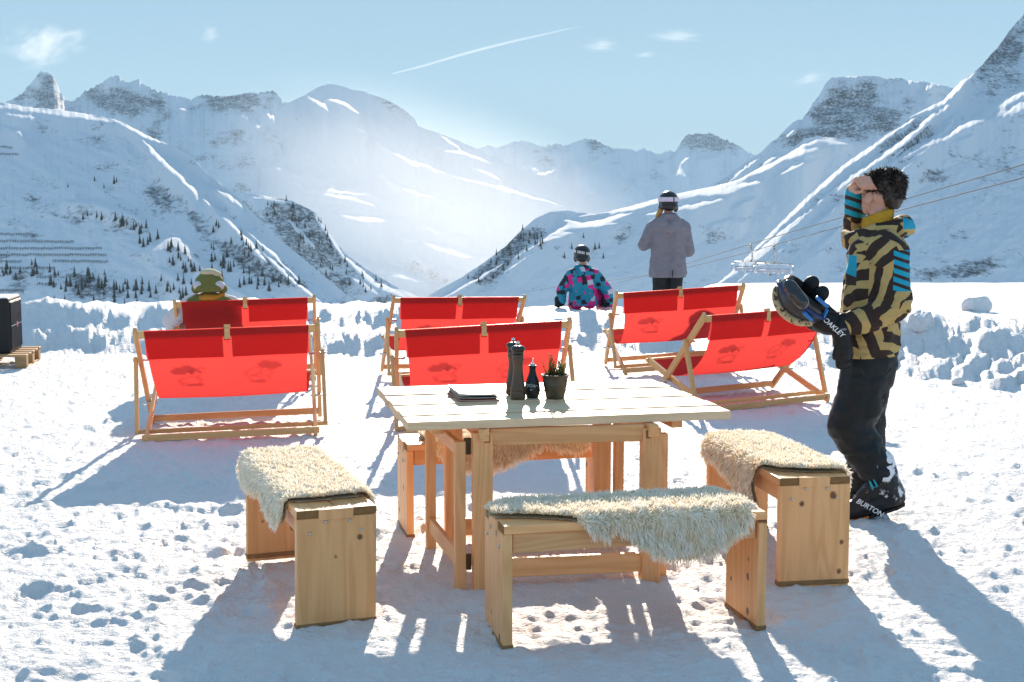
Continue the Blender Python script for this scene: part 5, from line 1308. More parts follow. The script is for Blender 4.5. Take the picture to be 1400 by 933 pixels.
sculpt("coat", [('c', (-0.075, 0, 0.80), 0.155, (-0.07, 0, 1.05), 0.135), ('c', (0.075, 0, 0.80), 0.155, (0.07, 0, 1.05), 0.135), ('c', (-0.07, 0, 1.05), 0.135, (-0.085, 0, 1.33), 0.135), ('c', (0.07, 0, 1.05), 0.135, (0.085, 0, 1.33), 0.135),
    ('c', (-0.13, 0, 1.37), 0.085, (-0.18, 0, 1.34), 0.08), ('c', (0.13, 0, 1.37), 0.085, (0.18, 0, 1.34), 0.08), ('c', (-0.18, 0, 1.34), 0.082, (-0.285, 0.0, 1.13), 0.072), ('c', (-0.285, 0, 1.13), 0.072, (-0.21, 0.20, 1.19), 0.058), ('c', (0.18, 0, 1.34), 0.082, (0.245, 0.02, 1.06), 0.072), ('c', (0.245, 0.02, 1.06), 0.072, (0.16, 0.22, 1.11), 0.058),
    ('c', (0, 0, 1.40), 0.10, (0, 0, 1.44), 0.085), ('c', (-0.09, -0.07, 1.42), 0.055, (0.0, -0.12, 1.32), 0.055), ('c', (0.09, -0.07, 1.42), 0.055, (0.0, -0.12, 1.32), 0.055), ('c', (-0.06, -0.06, 1.46), 0.05, (0.06, -0.06, 1.46), 0.05)],
    GREY, wm, 0.011, 3, cuts=[((0, 0, 0.752), (0, 0, -1))], post=folds(0.008, 9, 91))
sl_ = Pile(); sl_.tube([(0.035, -0.158, 0.76), (0.036, -0.162, 0.84)], 0.006, 5); sl_.build("vent_slit", DKLEG, wm)
sculpt("trousers", [('c', (-0.085, 0, 0.90), 0.11, (-0.082, 0.01, 0.5), 0.085), ('c', (-0.082, 0.01, 0.5), 0.082, (-0.085, 0, 0.12), 0.075), ('c', (0.085, 0, 0.90), 0.11, (0.082, 0.01, 0.5), 0.085), ('c', (0.082, 0.01, 0.5), 0.082, (0.085, 0, 0.12), 0.075)], DKLEG, wm, 0.012, 2, post=folds(0.006, 9, 92))
for s in (-1, 1): sculpt("boot", [('c', (s * 0.085, -0.03, 0.06), 0.05, (s * 0.09, 0.14, 0.05), 0.045), ('c', (s * 0.085, 0, 0.20), 0.06, (s * 0.085, 0, 0.08), 0.055)], BLACK, wm, 0.010, 1)
hl = sculpt("helmet", [('e', (0, 0.01, 1.655), (0.118, 0.135, 0.115)), ('e', (-0.085, 0.02, 1.57), (0.035, 0.06, 0.055)), ('e', (0.085, 0.02, 1.57), (0.035, 0.06, 0.055)), ('e', (0, -0.05, 1.59), (0.10, 0.075, 0.06))], simple("black_helmet", (0.012, 0.012, 0.014), 0.3, 0.5), wm, 0.009, 3)
q = Pile(); V = []
for k in range(30):
    a = R(-200 + 220 * k / 29)
    for dz in (-0.026, 0.026): V.append((0.122 * math.cos(a), 0.01 + 0.139 * math.sin(a), 1.668 + dz))
F = [(2 * k, 2 * k + 2, 2 * k + 3, 2 * k + 1) for k in range(29) if k not in (17,)]
q.add(V, F); V2 = [(x * 1.03, (y - 0.01) * 1.03 + 0.01, z) for x, y, z in V]; q.add(V2, [f[::-1] for f in F]); q.build("goggle_strap", simple("pale_lilac_strap", (0.62, 0.56, 0.66), 0.6), hl)
sculpt("hair", [('c', (-0.10, -0.02, 1.53), 0.035, (-0.13, 0.0, 1.46), 0.028), ('c', (-0.13, 0.0, 1.46), 0.028, (-0.12, 0.06, 1.42), 0.022)], BLOND, wm, 0.008, 1)

# ---- the child at the edge ------------------------------------------------------------
def mat_blocks():
    t = NT("turquoise_pink_block_print"); t.rough(0.7); co = t.coord()
    vo = t.n("ShaderNodeTexVoronoi"); vo.distance = 'CHEBYCHEV'; vo.inputs["Scale"].default_value = 17; vo.inputs["Randomness"].default_value = 0.55
    t.l(t.mapping(co, (1, 0.7, 1), rot=(0, R(12), 0)), vo.inputs["Vector"]); sp = t.n("ShaderNodeSeparateColor"); t.l(vo.outputs["Color"], sp.inputs[0])
    rp = t.n("ShaderNodeValToRGB"); rp.color_ramp.interpolation = 'CONSTANT'; el = rp.color_ramp.elements
    cols = [(0.0, (0.01, 0.24, 0.36)), (0.52, (0.01, 0.17, 0.28)), (0.60, (0.012, 0.012, 0.02)), (0.78, (0.70, 0.015, 0.22)), (0.95, (0.55, 0.55, 0.62))]
    while len(el) < len(cols): el.new(0.5)
    for e, (p_, c_) in zip(el, cols): e.position = p_; e.color = (*c_, 1)
    t.l(sp.outputs[0], rp.inputs[0]); t.base(rp.outputs[0]); t.bump(t.noise(co, 25, 3), 0.3, 0.008); return t.m
BLOCKS = mat_blocks(); PINK = simple("bright_pink_cloth", (0.72, 0.03, 0.20), 0.7, 0.2, var=0.25, vscale=30)
KX, KY, KZ = 0.930, 17.15, 0.29
kd = sculpt("person", [
    ('e', (-0.02, 0.02, 0.66), (0.072, 0.088, 0.105)), ('c', (-0.02, 0.1, 0.64), 0.012, (-0.02, 0.112, 0.625), 0.012), ('c', (0, 0, 0.46), 0.05, (-0.01, 0.01, 0.60), 0.048), ('c', (0, 0, 0.10), 0.09, (0, 0, 0.42), 0.08),
    ('c', (-0.14, 0, 0.43), 0.045, (-0.27, -0.02, 0.22), 0.04), ('c', (-0.27, -0.02, 0.22), 0.038, (-0.275, -0.02, 0.06), 0.032), ('c', (0.14, 0, 0.43), 0.045, (0.29, -0.02, 0.22), 0.04), ('c', (0.29, -0.02, 0.22), 0.038, (0.32, -0.02, 0.06), 0.032),
    ('c', (-0.08, 0, 0.06), 0.085, (-0.1, 0.40, 0.05), 0.06), ('c', (-0.1, 0.40, 0.05), 0.06, (-0.1, 0.72, -0.20), 0.045), ('c', (0.08, 0, 0.06), 0.085, (0.22, 0.30, 0.2), 0.06), ('c', (0.22, 0.30, 0.2), 0.06, (0.25, 0.6, -0.1), 0.045),
    ], SKIN, None, 0.011, 2)
kd.location = (KX, KY, KZ); tag(kd, "person sitting at the snow edge in a turquoise, pink and black block patterned jacket", "person")
sculpt("jacket", [('c', (-0.06, 0, 0.03), 0.135, (-0.06, 0, 0.38), 0.12), ('c', (0.06, 0, 0.03), 0.135, (0.06, 0, 0.38), 0.12), ('c', (-0.12, 0, 0.42), 0.085, (0.12, 0, 0.42), 0.085),
    ('c', (-0.15, 0, 0.41), 0.085, (-0.285, -0.02, 0.21), 0.072), ('c', (-0.285, -0.02, 0.21), 0.072, (-0.285, -0.02, 0.08), 0.060), ('c', (0.15, 0, 0.41), 0.085, (0.305, -0.02, 0.22), 0.074), ('c', (0.305, -0.02, 0.22), 0.074, (0.33, -0.02, 0.08), 0.062),
    ('c', (-0.07, -0.03, 0.50), 0.06, (0.05, -0.03, 0.49), 0.06), ('c', (-0.10, -0.06, 0.47), 0.05, (0.08, -0.07, 0.45), 0.05)], BLOCKS, kd, 0.010, 2, cuts=[((0, 0, 0.02), (0, 0, -1))], post=folds(0.006, 11, 101))
sculpt("trousers", [('c', (-0.085, 0, 0.07), 0.11, (-0.1, 0.40, 0.06), 0.085), ('c', (-0.1, 0.40, 0.06), 0.085, (-0.1, 0.72, -0.2), 0.07), ('c', (0.085, 0, 0.08), 0.11, (0.28, 0.22, 0.24), 0.090), ('c', (0.28, 0.22, 0.24), 0.088, (0.36, 0.5, 0.0), 0.08), ('c', (0.2, 0.1, 0.10), 0.1, (0.3, 0.1, 0.10), 0.09)], PINK, kd, 0.012, 2, post=folds(0.006, 10, 102))
for s in (-1, 1):
    sculpt("glove", [('c', (s * 0.305 - 0.02, -0.02, 0.10), 0.055, (s * 0.305 - 0.02, -0.03, 0.04), 0.05)] + [('c', (s * 0.305 - 0.02, -0.03, 0.04), 0.03, (s * 0.305 - 0.065 + 0.03 * k, -0.10, 0.02), 0.014) for k in range(4)] + [('c', (s * 0.305 - 0.02, -0.03, 0.05), 0.02, (s * 0.305 - 0.02 - s * 0.07, -0.05, 0.03), 0.014)], BLACK, kd, 0.009, 1)
    sculpt("boot", [('c', (-0.1 if s < 0 else 0.36, 0.72 if s < 0 else 0.52, -0.2 if s < 0 else -0.04), 0.075, (-0.1 if s < 0 else 0.37, 0.86 if s < 0 else 0.68, -0.22 if s < 0 else -0.08), 0.06)], BLACK, kd, 0.012, 1)
hl = sculpt("helmet", [('e', (-0.02, 0.01, 0.705), (0.110, 0.125, 0.105)), ('e', (-0.10, 0.02, 0.63), (0.03, 0.05, 0.05)), ('e', (0.06, 0.02, 0.63), (0.03, 0.05, 0.05)), ('e', (-0.02, -0.05, 0.64), (0.09, 0.07, 0.055))], simple("black_child_helmet", (0.012, 0.013, 0.016), 0.35, 0.5), kd, 0.009, 3)
q = Pile()
for k in range(15):
    a = R(-160 + 140 * k / 14); 
    if k in (3, 9): continue
    M = Matrix.Rotation(a + R(90), 4, 'Z')
    q.box((-0.02 + 0.113 * math.cos(a), 0.01 + 0.128 * math.sin(a), 0.712 - 0.02 * math.cos(a)), (0.011, 0.004, 0.036), M=M)
q.build("goggle_strap_marks", WHITEP, hl)

# ---- the person sitting in the far left chair ------------------------------------------
OLIVE = simple("olive_cloth", (0.17, 0.17, 0.05), 0.8, 0.2, var=0.3, vscale=40, bump=0.3, bscale=90, bdist=0.004); OFFW = simple("off_white_padded_cloth", (0.62, 0.58, 0.60), 0.8, 0.2, var=0.1, vscale=20, bump=0.3, bscale=40, bdist=0.006)
OFFG = simple("orange_scarf_cloth", (0.50, 0.20, 0.02), 0.8)
sp_ = sculpt("person", [
    ('e', (0, 0.03, 0.95), (0.07, 0.088, 0.105)), ('c', (0, 0.115, 0.95), 0.012, (0, 0.125, 0.935), 0.013), ('c', (0, 0.03, 0.74), 0.05, (0, 0.02, 0.88), 0.048), ('c', (0, 0.42, 0.38), 0.09, (0, 0.10, 0.68), 0.08),
    ('c', (-0.16, 0.08, 0.72), 0.048, (-0.28, 0.22, 0.58), 0.042), ('c', (-0.28, 0.22, 0.58), 0.04, (-0.27, 0.42, 0.55), 0.032), ('c', (0.16, 0.08, 0.72), 0.048, (0.26, 0.26, 0.55), 0.042), ('c', (0.26, 0.26, 0.55), 0.04, (0.2, 0.48, 0.52), 0.032),
    ('c', (-0.09, 0.45, 0.40), 0.09, (-0.12, 0.88, 0.50), 0.065), ('c', (-0.12, 0.88, 0.50), 0.06, (-0.12, 1.15, 0.12), 0.045), ('c', (0.09, 0.45, 0.40), 0.09, (0.12, 0.88, 0.50), 0.065), ('c', (0.12, 0.88, 0.50), 0.06, (0.12, 1.15, 0.12), 0.045),
    ], SKIN, None, 0.011, 2)
sp_.location = (-2.71, 11.78, -0.05); sp_.rotation_euler = (0, 0, R(8)); tag(sp_, "person reclining in the far left deck chair wearing an off white and olive padded jacket", "person")
sculpt("jacket", [('c', (-0.07, 0.40, 0.40), 0.13, (-0.07, 0.10, 0.74), 0.13), ('c', (0.07, 0.40, 0.40), 0.13, (0.07, 0.10, 0.74), 0.13), ('c', (-0.14, 0.06, 0.775), 0.09, (0.14, 0.06, 0.775), 0.085),
    ('c', (-0.18, 0.06, 0.76), 0.09, (-0.36, 0.12, 0.62), 0.078), ('c', (-0.36, 0.12, 0.62), 0.074, (-0.29, 0.40, 0.55), 0.058), ('c', (0.18, 0.06, 0.76), 0.09, (0.27, 0.26, 0.56), 0.074), ('c', (0.27, 0.26, 0.56), 0.074, (0.21, 0.46, 0.52), 0.058)], OFFW, sp_, 0.012, 3, post=folds(0.006, 10, 111))
q = [('c', (-0.185, 0.01, 0.66), 0.05, (-0.15, -0.02, 0.79), 0.055), ('c', (-0.15, -0.02, 0.79), 0.055, (0.0, -0.03, 0.845), 0.055), ('c', (0.15, -0.02, 0.79), 0.055, (0.0, -0.03, 0.845), 0.055), ('c', (0.19, 0.01, 0.66), 0.055, (0.15, -0.02, 0.79), 0.055)]
sculpt("yoke", q, OLIVE, sp_, 0.011, 2, post=folds(0.004, 16, 112))
sculpt("scarf", [('c', (0.10 * math.cos(a), 0.02 + 0.10 * math.sin(a), 0.835 + 0.012 * math.sin(3 * a)), 0.030, (0.10 * math.cos(a + 0.5), 0.02 + 0.10 * math.sin(a + 0.5), 0.838), 0.030) for a in np.arange(0, 6.28, 0.5)] + [('c', (0.10, -0.05, 0.855), 0.025, (0.125, -0.05, 0.865), 0.018)], OFFG, sp_, 0.009, 2)
cp = sculpt("cap", [('e', (0, 0.02, 0.975), (0.128, 0.135, 0.085)), ('e', (0, 0.02, 1.02), (0.095, 0.105, 0.055)), ('c', (-0.115, -0.02, 0.915), 0.045, (-0.12, 0.05, 0.91), 0.04), ('c', (0.115, -0.02, 0.915), 0.045, (0.12, 0.05, 0.91), 0.04), ('c', (-0.08, -0.085, 0.925), 0.04, (0.08, -0.085, 0.925), 0.04)], OLIVE, sp_, 0.009, 3)
for s in (-1, 1): sculpt("ear_flap", [('e', (s * 0.090, -0.070, 0.945), (0.048, 0.048, 0.044)), ('e', (s * 0.105, -0.02, 0.935), (0.036, 0.055, 0.045))], OFFW, cp, 0.009, 2)
sculpt("pompom_trim", [('e', (0.0, 0.0, 1.06), (0.08, 0.085, 0.035)), ('e', (0.06, 0.0, 1.045), (0.05, 0.07, 0.03))], simple("pale_fur_trim", (0.66, 0.56, 0.38), 0.9, 0.1, bump=0.9, bscale=140, bdist=0.01), cp, 0.008, 1)
sculpt("trousers", [('c', (-0.09, 0.45, 0.40), 0.115, (-0.13, 0.88, 0.50), 0.09), ('c', (-0.13, 0.88, 0.50), 0.088, (-0.13, 1.13, 0.15), 0.08), ('c', (0.09, 0.45, 0.40), 0.115, (0.13, 0.88, 0.50), 0.09), ('c', (0.13, 0.88, 0.50), 0.088, (0.13, 1.13, 0.15), 0.08)], DKLEG, sp_, 0.013, 2)
for s in (-1, 1):
    sculpt("boot", [('c', (s * 0.13, 1.13, 0.12), 0.065, (s * 0.13, 1.15, 0.06), 0.06), ('c', (s * 0.13, 1.13, 0.06), 0.06, (s * 0.14, 1.32, 0.055), 0.05)], BLACK, sp_, 0.012, 1)
    sculpt("glove", [('c', (s * 0.28, 0.38, 0.545), 0.058, (s * 0.27, 0.46, 0.53), 0.05)] + [('c', (s * 0.27, 0.46, 0.53), 0.03, (s * 0.27 - 0.03 + 0.02 * k, 0.54, 0.50), 0.013) for k in range(4)] + [('c', (s * 0.27, 0.44, 0.54), 0.02, (s * 0.21, 0.50, 0.53), 0.013)], BLACK, sp_, 0.010, 1)

# ================================================================ LOUDSPEAKER ON ITS PALLET
SPX, SPY = -5.29, 13.25
PAL = mat_wood("pallet_wood", 0, (0.52, 0.33, 0.16), (0.33, 0.19, 0.08), False, 0.7)
pl = thing("pallet", "wooden pallet under the black loudspeaker at the left edge of the terrace", "pallet", (SPX, SPY, 0.0), R(10))
for yy in (-0.36, -0.18, 0.0, 0.18, 0.36): box("slat", (0.86, 0.11, 0.022), (0, yy, 0.129), PAL, pl)
for xx in (-0.37, 0, 0.37):
    for yy in (-0.34, 0, 0.34): box("block", (0.11, 0.11, 0.10), (xx, yy, 0.068), PAL, pl)
for xx in (-0.37, 0.37): box("runner", (0.10, 0.80, 0.02), (xx, 0, 0.009), PAL, pl)
spk = thing("loudspeaker", "black loudspeaker with ribbed grille and small pink emblem, on a pallet", "loudspeaker", (SPX, SPY, 0.141), R(10))
SPKB = simple("black_speaker_paint", (0.008, 0.009, 0.010), 0.5, 0.4, bump=0.3, bscale=300); GRILL = simple("black_grille_metal", (0.055, 0.055, 0.06), 0.4, 0.5, 0.5)
bm = box_bm((0.52, 0.60, 0.545), bevel=0.012, seg=2); cbx = bm_obj("cabinet", bm, SPKB, spk); cbx.location = (0, 0, 0.2735)
box("top_snow", (0.50, 0.58, 0.014), (0, 0, 0.552), SNOW, spk, bevel=0.006)
gr = box("grille", (0.008, 0.55, 0.49), (0.262, 0, 0.272), SPKB, spk, bevel=0.003)
for k in range(15): box("grille_rib", (0.010, 0.013, 0.47), (0.008, -0.252 + 0.036 * k, 0.0), GRILL, gr, bevel=0.003)
em = Pile(); em.box((0.016, 0, 0.0), (0.004, 0.035, 0.055)); em.box((0.016, 0, 0.0), (0.003, 0.075, 0.012)); em.build("emblem", simple("pink_emblem", (0.65, 0.12, 0.22), 0.5), gr, smooth=False)
em2 = Pile(); em2.box((0.013, 0, 0), (0.003, 0.53, 0.007)); em2.build("trim_line", STEEL, gr, smooth=False)
for s in (-1, 1): 
    q = Pile(); q.tube([(-0.08, s * 0.302, 0.33), (-0.06, s * 0.318, 0.345), (0.06, s * 0.318, 0.345), (0.08, s * 0.302, 0.33)], 0.010, 6); q.build("handle", GRILL, spk)

# ================================================================ CHUNKS OF SNOW ON THE PLOUGHED BANK
def chunk(label, x, y, r, seed):
    bm = bmesh.new(); bmesh.ops.create_icosphere(bm, subdivisions=4, radius=1.0)
    V = np.array([v.co for v in bm.verts]); rg = np.random.default_rng(seed)
    d = np.ones(len(V))
    for k in range(9):
        n = rg.normal(0, 1, 3); n /= np.linalg.norm(n); h = rg.uniform(0.62, 0.9); p = V @ n
        d = np.minimum(d, np.where(p > 1e-3, h / np.maximum(p, 1e-3), 9))
    d = d * (1 + 0.05 * fbm(V[:, 0] * 4 + V[:, 2] * 2, V[:, 1] * 4 - V[:, 2] * 3, 3, seed))
    for v, k in zip(bm.verts, d): v.co *= k * r
    o = bm_obj("snow_chunk", bm, SNOW, smooth=True)
    o.location = (x, y, ground_z(x, y) + r * 0.35); o.rotation_euler = (0, 0, rg.uniform(0, 6)); o.scale = (1.1, 1, 0.9)
    tag(o, label, "snow chunk", "chunks of snow on the ploughed bank")
for lb, px, y, r, sd_ in (("biggest rounded snow chunk, standing alone on top of the ploughed bank", 5.52, 15.6, 0.16, 1), ("egg shaped snow chunk low on the bank just right of the patterned jacket", 3.78, 13.0, 0.10, 2),
    ("snow chunk half buried in the middle of the ploughed bank", 4.20, 13.4, 0.15, 3), ("broad snow slab near the right foot of the ploughed bank", 4.86, 11.6, 0.17, 4), ("second snow slab leaning behind the broad one at the bank's right foot", 5.25, 11.9, 0.16, 5),
    ("small snow ball high on the bank near the man's back", 3.72, 14.2, 0.085, 6), ("small snow chunk at the foot of the ploughed bank beside the footpath", 4.02, 11.75, 0.06, 7)):
    chunk(lb, px, y, r, sd_)

# ================================================================ CHAIRLIFT
LGREY = simple("galvanised_steel", (0.36, 0.37, 0.37), 0.45, 0.5, 0.6); LBLUE = simple("blue_seat_vinyl", (0.012, 0.07, 0.26), 0.5)
BUB = NT("clear_bubble_hood"); BUB.base((0.80, 0.84, 0.86)); BUB.rough(0.1); BUB.b.inputs["Alpha"].default_value = 0.38; BUB = BUB.m
def lift_chair(label, x, y, z):
    """grip at the origin, everything else hangs below; the chair travels along y"""
    t = thing("lift_chair", label, "chairlift chair", (x, y, z), R(-12), "bubble chairs on the lift"); t.scale = (0.95, 0.95, 0.58)
    q = Pile(); q.box((0, 0, -0.05), (0.22, 0.7, 0.30)); q.tube([(0, -0.35, 0.05), (0, 0.35, 0.05)], 0.12, 8); q.build("grip", LGREY, t)
    q = Pile(); q.tube([(0, 0, -0.1), (0.10, 0.08, -0.9), (0.16, 0.12, -1.7), (0.05, 0.08, -2.25)], 0.075, 8); q.build("hanger", LGREY, t)
    q = Pile(); q.tube([(-1.35, 0.05, -2.3), (1.35, 0.05, -2.3)], 0.06, 8)
    for s in (-1.3, -0.45, 0.45, 1.3): q.tube([(s, 0.05, -2.3), (s, 0.30, -2.9), (s, 0.32, -3.55), (s, -0.25, -3.62)], 0.045, 6)
    q.tube([(-0.7, 0.05, -2.3), (-0.55, 0.1, -2.08), (0.55, 0.1, -2.08), (0.7, 0.05, -2.3)], 0.05, 6)
    q.build("frame", LGREY, t)
    for k in range(4):
        xx = -1.05 + 0.7 * k
        box("seat", (0.62, 0.55, 0.10), (xx, 0.0, -3.56), LBLUE, t, bevel=0.03); box("backrest", (0.62, 0.10, 0.62), (xx, 0.30, -3.22), LBLUE, t, bevel=0.03)
    nx, ny = 12, 10; V = []
    for i in range(nx):
        for j in range(ny):
            a = R(-35 + 130 * j / (ny - 1)); xx = -1.55 + 3.1 * i / (nx - 1); k = 1 - 0.25 * abs(xx / 1.55) ** 3
            V.append((xx, 0.25 - 1.05 * k * math.sin(a), -3.45 + 1.15 * k * math.cos(a)))
    b = mesh_np("bubble_hood", np.array(V), grid_faces(nx, ny), BUB, t)
    for s in (-1, 1):
        q = Pile(); q.tube([(s * 1.56, 0.25 - 0.79 * math.sin(a), -3.45 + 0.86 * math.cos(a)) for a in np.radians(np.linspace(-35, 95, 10))], 0.04, 6); q.build("hood_arm", LGREY, b)
    q = Pile(); q.tube([(-1.2, -0.55, -3.1), (1.2, -0.55, -3.1)], 0.04, 6); q.tube([(-0.4, -0.55, -3.1), (-0.4, -0.5, -4.0)], 0.035, 6); q.tube([(0.4, -0.55, -3.1), (0.4, -0.5, -4.0)], 0.035, 6); q.build("safety_bar", LGREY, t)
    return t
ROPE = simple('dark_wire_rope', (0.06, 0.065, 0.07), 0.8, 0.2)
def cable(label, pts):
    P = np.array(pts, float); n = 60
    tt = np.linspace(0, 1, n); s = np.linspace(0, 1, len(P))
    Q = np.stack([np.interp(tt, s, P[:, k]) for k in range(3)], -1)
    for _ in range(60): Q[1:-1] = 0.5 * Q[1:-1] + 0.25 * (Q[:-2] + Q[2:])
    q = Pile(); q.tube([tuple(p) for p in Q], 0.026, 6); o = q.build("lift_cable", ROPE); tag(o, label, "cable", "ropes of the chairlift"); return Q
Q1 = cable("upper of the two chairlift ropes running down past the man's shoulder", [(24.5, 30, 6.4), (23.1, 60, 3.44), (22.0, 80, 1.5), (19.0, 104, -1.25), (18.7, 140, -4.5), (19.0, 230, -11.9), (14, 330, -20)])
Q2 = cable("lower of the two chairlift ropes, carrying the front bubble chair", [(23.5, 30, 5.4), (22.4, 58, 2.84), (21.6, 76, 1.2), (19.7, 102, -1.5), (19.6, 145, -5.4), (16.0, 200, -9.6), (8.7, 260, -14.2), (2, 330, -20)])
def on_cable(Q, y): return tuple(float(np.interp(y, Q[:, 1], Q[:, k])) for k in range(3))
a_ = on_cable(Q2, 102.0); lift_chair("front bubble chair of the lift, its clear hood showing over the snow edge", a_[0], a_[1], a_[2] - 0.12)
a_ = on_cable(Q1, 108.0); lift_chair("second bubble chair of the lift, just left of and behind the front one", a_[0], a_[1], a_[2] - 0.12)

# ================================================================ SPRUCES ON THE SLOPES
NEEDLE = NT("snow_dusted_needles"); NEEDLE.rough(0.9); NEEDLE.spec(0.1)
_c = NEEDLE.coord(); NEEDLE.base(NEEDLE.mix(NEEDLE.math('GREATER_THAN', NEEDLE.noise(_c, 2.2, 3), 0.62), (0.020, 0.032, 0.026), (0.40, 0.43, 0.45))); NEEDLE = NEEDLE.m
BARK = simple("spruce_bark", (0.045, 0.032, 0.024), 0.9)
def spruce_mesh(seed):
    rg = random.Random(seed); q = Pile()
    q.tube([(0, 0, -1.0), (0.03, 0, 4), (0, 0.02, 9.6)], [0.22, 0.14, 0.03], 6, 1)
    for k in range(11):
        z = 1.0 + 8.4 * k / 11; r = 2.3 * (1 - k / 11.5) ** 0.9
        nb = 7 if k < 8 else 5
        for j in range(nb):
            a = 2 * math.pi * (j + rg.random() * 0.7) / nb; rr = r * rg.uniform(0.6, 1.12); dz = -0.42 * rr - rg.uniform(0, 0.3)
            ca, sa = math.cos(a), math.sin(a); w_ = 0.42 * rr ** 0.7
            q.add([(0, 0, z + 0.55), (ca * rr * 0.6 - sa * w_, sa * rr * 0.6 + ca * w_, z + dz * 0.55), (ca * rr, sa * rr, z + dz), (ca * rr * 0.6 + sa * w_, sa * rr * 0.6 - ca * w_, z + dz * 0.55), (ca * rr * 0.5, sa * rr * 0.5, z + dz * 0.5 - 0.3)], [(0, 1, 2), (0, 2, 3), (1, 4, 2), (2, 4, 3)], 0)
    o = q.build("spruce_tree", [NEEDLE, BARK], None, smooth=False); me = o.data; bpy.data.objects.remove(o); return me
SPM = [spruce_mesh(k) for k in range(4)]
def forest(key, patches, label, group, h0, h1, seed):
    rg = random.Random(seed)
    for (pts, spread, n) in patches:
        for k in range(n):
            i = rg.randrange(len(pts) - 1); f = rg.random()
            b = pts[i][0] * (1 - f) + pts[i + 1][0] * f + rg.gauss(0, spread) * 0.0318; e = pts[i][1] * (1 - f) + pts[i + 1][1] * f + rg.gauss(0, spread * 0.6) * 0.0318
            p = on_mass(key, b, e)
            if p is None: continue
            o = bpy.data.objects.new("spruce_tree", SPM[rg.randrange(4)]); COL.objects.link(o)
            h = rg.uniform(h0, h1) / 9.8
            o.location = (p.x, p.y, p.z - 0.4); o.scale = (h * rg.uniform(0.8, 1.1),) * 2 + (h,); o.rotation_euler = (0, 0, rg.uniform(0, 6.28))
            tag(o, label, "spruce", group)
forest("left", [([(-19.59,-3.28),(-18.16,-3.19),(-17.01,-3.51)],12,42), ([(-21.25,-2.77),(-20.14,-2.73)],8,16), ([(-17.02,-3.73),(-15.1,-3.61)],14,22), ([(-15.93,-1.46),(-14.46,-1.93),(-13.67,-2.77)],7,26), ([(-18.07,-0.42),(-16.35,-0.73),(-15.48,-1.09)],5,18), ([(-13.11,-1.94),(-11.62,-2.88),(-9.79,-3.68)],12,34), ([(-14.8,-3.46),(-12.55,-3.96)],14,20), ([(-12.48,-0.86),(-10.99,-2.11)],9,14), ([(-20.19,-4.25),(-16.74,-4.13)],8,14), ([(-19.16,0.95),(-15.41,1.27)],14,5)],
  "small dark spruce on the shaded slope at the left", "spruces on the left slope", 6.0, 11.5, 1)
forest("spur", [([(-10.34,-0.09),(-8.5,-1.03),(-7.58,-2.13)],14,36), ([(-8.83,-1.97),(-6.35,-3.56)],12,20)], "tiny hazy spruce on the wooded spur in the valley", "spruces on the wooded spur", 9, 15, 2)
forest("shoulder", [([(-1.59,-3.26),(0,-1.99),(1.27,-1.26)],12,28), ([(2.22,-2.15),(3.81,-1.83)],12,8)], "tiny spruce on the lower right shoulder above the valley mouth", "spruces on the right shoulder", 8, 13, 3)

# ================================================================ AVALANCHE BARRIERS
def barrier(b0, b1, e0, e1, lb):
    q = Pile(); n = max(4, int((b1 - b0) / 0.10)); P = []
    for k in range(n + 1):
        f = k / n; p = on_mass("left", b0 + (b1 - b0) * f, e0 + (e1 - e0) * f)
        if p is not None: P.append(p)
    if len(P) < 3: return
    c0 = P[len(P) // 2].copy()
    for k, p in enumerate(P):
        p = p - c0; q.tube([tuple(p + Vector((0, 0, -1))), tuple(p + Vector((0, 0.3, 2.5)))], 0.16, 5)
        q.tube([tuple(p + Vector((0, -1.6, -1.0))), tuple(p + Vector((0, 0.2, 2.0)))], 0.10, 5)
        if k:
            o_ = P[k - 1] - c0
            for h in (0.7, 1.4, 2.1): q.tube([tuple(o_ + Vector((0, 0.1, h))), tuple(p + Vector((0, 0.1, h)))], 0.13, 4)
    o = q.build("avalanche_barrier", BARRM, None, smooth=False); o.location = c0
    tag(o, lb, "avalanche barrier", "avalanche barrier rows")
BARRM = simple("weathered_barrier_steel", (0.06, 0.06, 0.06), 0.8)
BARRIERS = [([(-21.74,-1.17),(-19.89,-1.22)], "short avalanche barrier row, first of those above the loudspeaker"), ([(-21.75,-1.47),(-18.39,-1.53)], "avalanche barrier row second from the top above the loudspeaker"), ([(-21.49,-1.76),(-17.31,-1.81)], "long avalanche barrier row third from the top above the loudspeaker"),
  ([(-21.5,-2.03),(-17.11,-2.08)], "longest avalanche barrier row, fourth from the top above the loudspeaker"), ([(-21.37,-2.3),(-20.46,-2.31)], "very short avalanche barrier row under the longest one at the picture's left edge"), ([(-19.22,-2.3),(-17.09,-2.36)], "avalanche barrier row under the right half of the longest one"),
  ([(-21.38,-2.56),(-19.17,-2.6)], "avalanche barrier row just above the dark trees at the left edge"), ([(-19.86,-2.95),(-19.18,-2.96)], "upper of two tiny avalanche barrier rows among the dark trees"), ([(-19.87,-3.22),(-19.14,-3.26)], "lower of two tiny avalanche barrier rows among the dark trees"),
  ([(-21.28,-3.48),(-20.39,-3.5)], "lowest avalanche barrier row, right behind the loudspeaker"), ([(-21.2,2.31),(-20.62,2.29)], "upper of two avalanche barrier rows high under the left crest"), ([(-21.21,2.02),(-20.41,2.03)], "lower of two avalanche barrier rows high under the left crest")]
for seg_, lb_ in BARRIERS:
    (b0, e0), (b1, e1) = seg_; barrier(b0, b1, e0, e1, lb_)

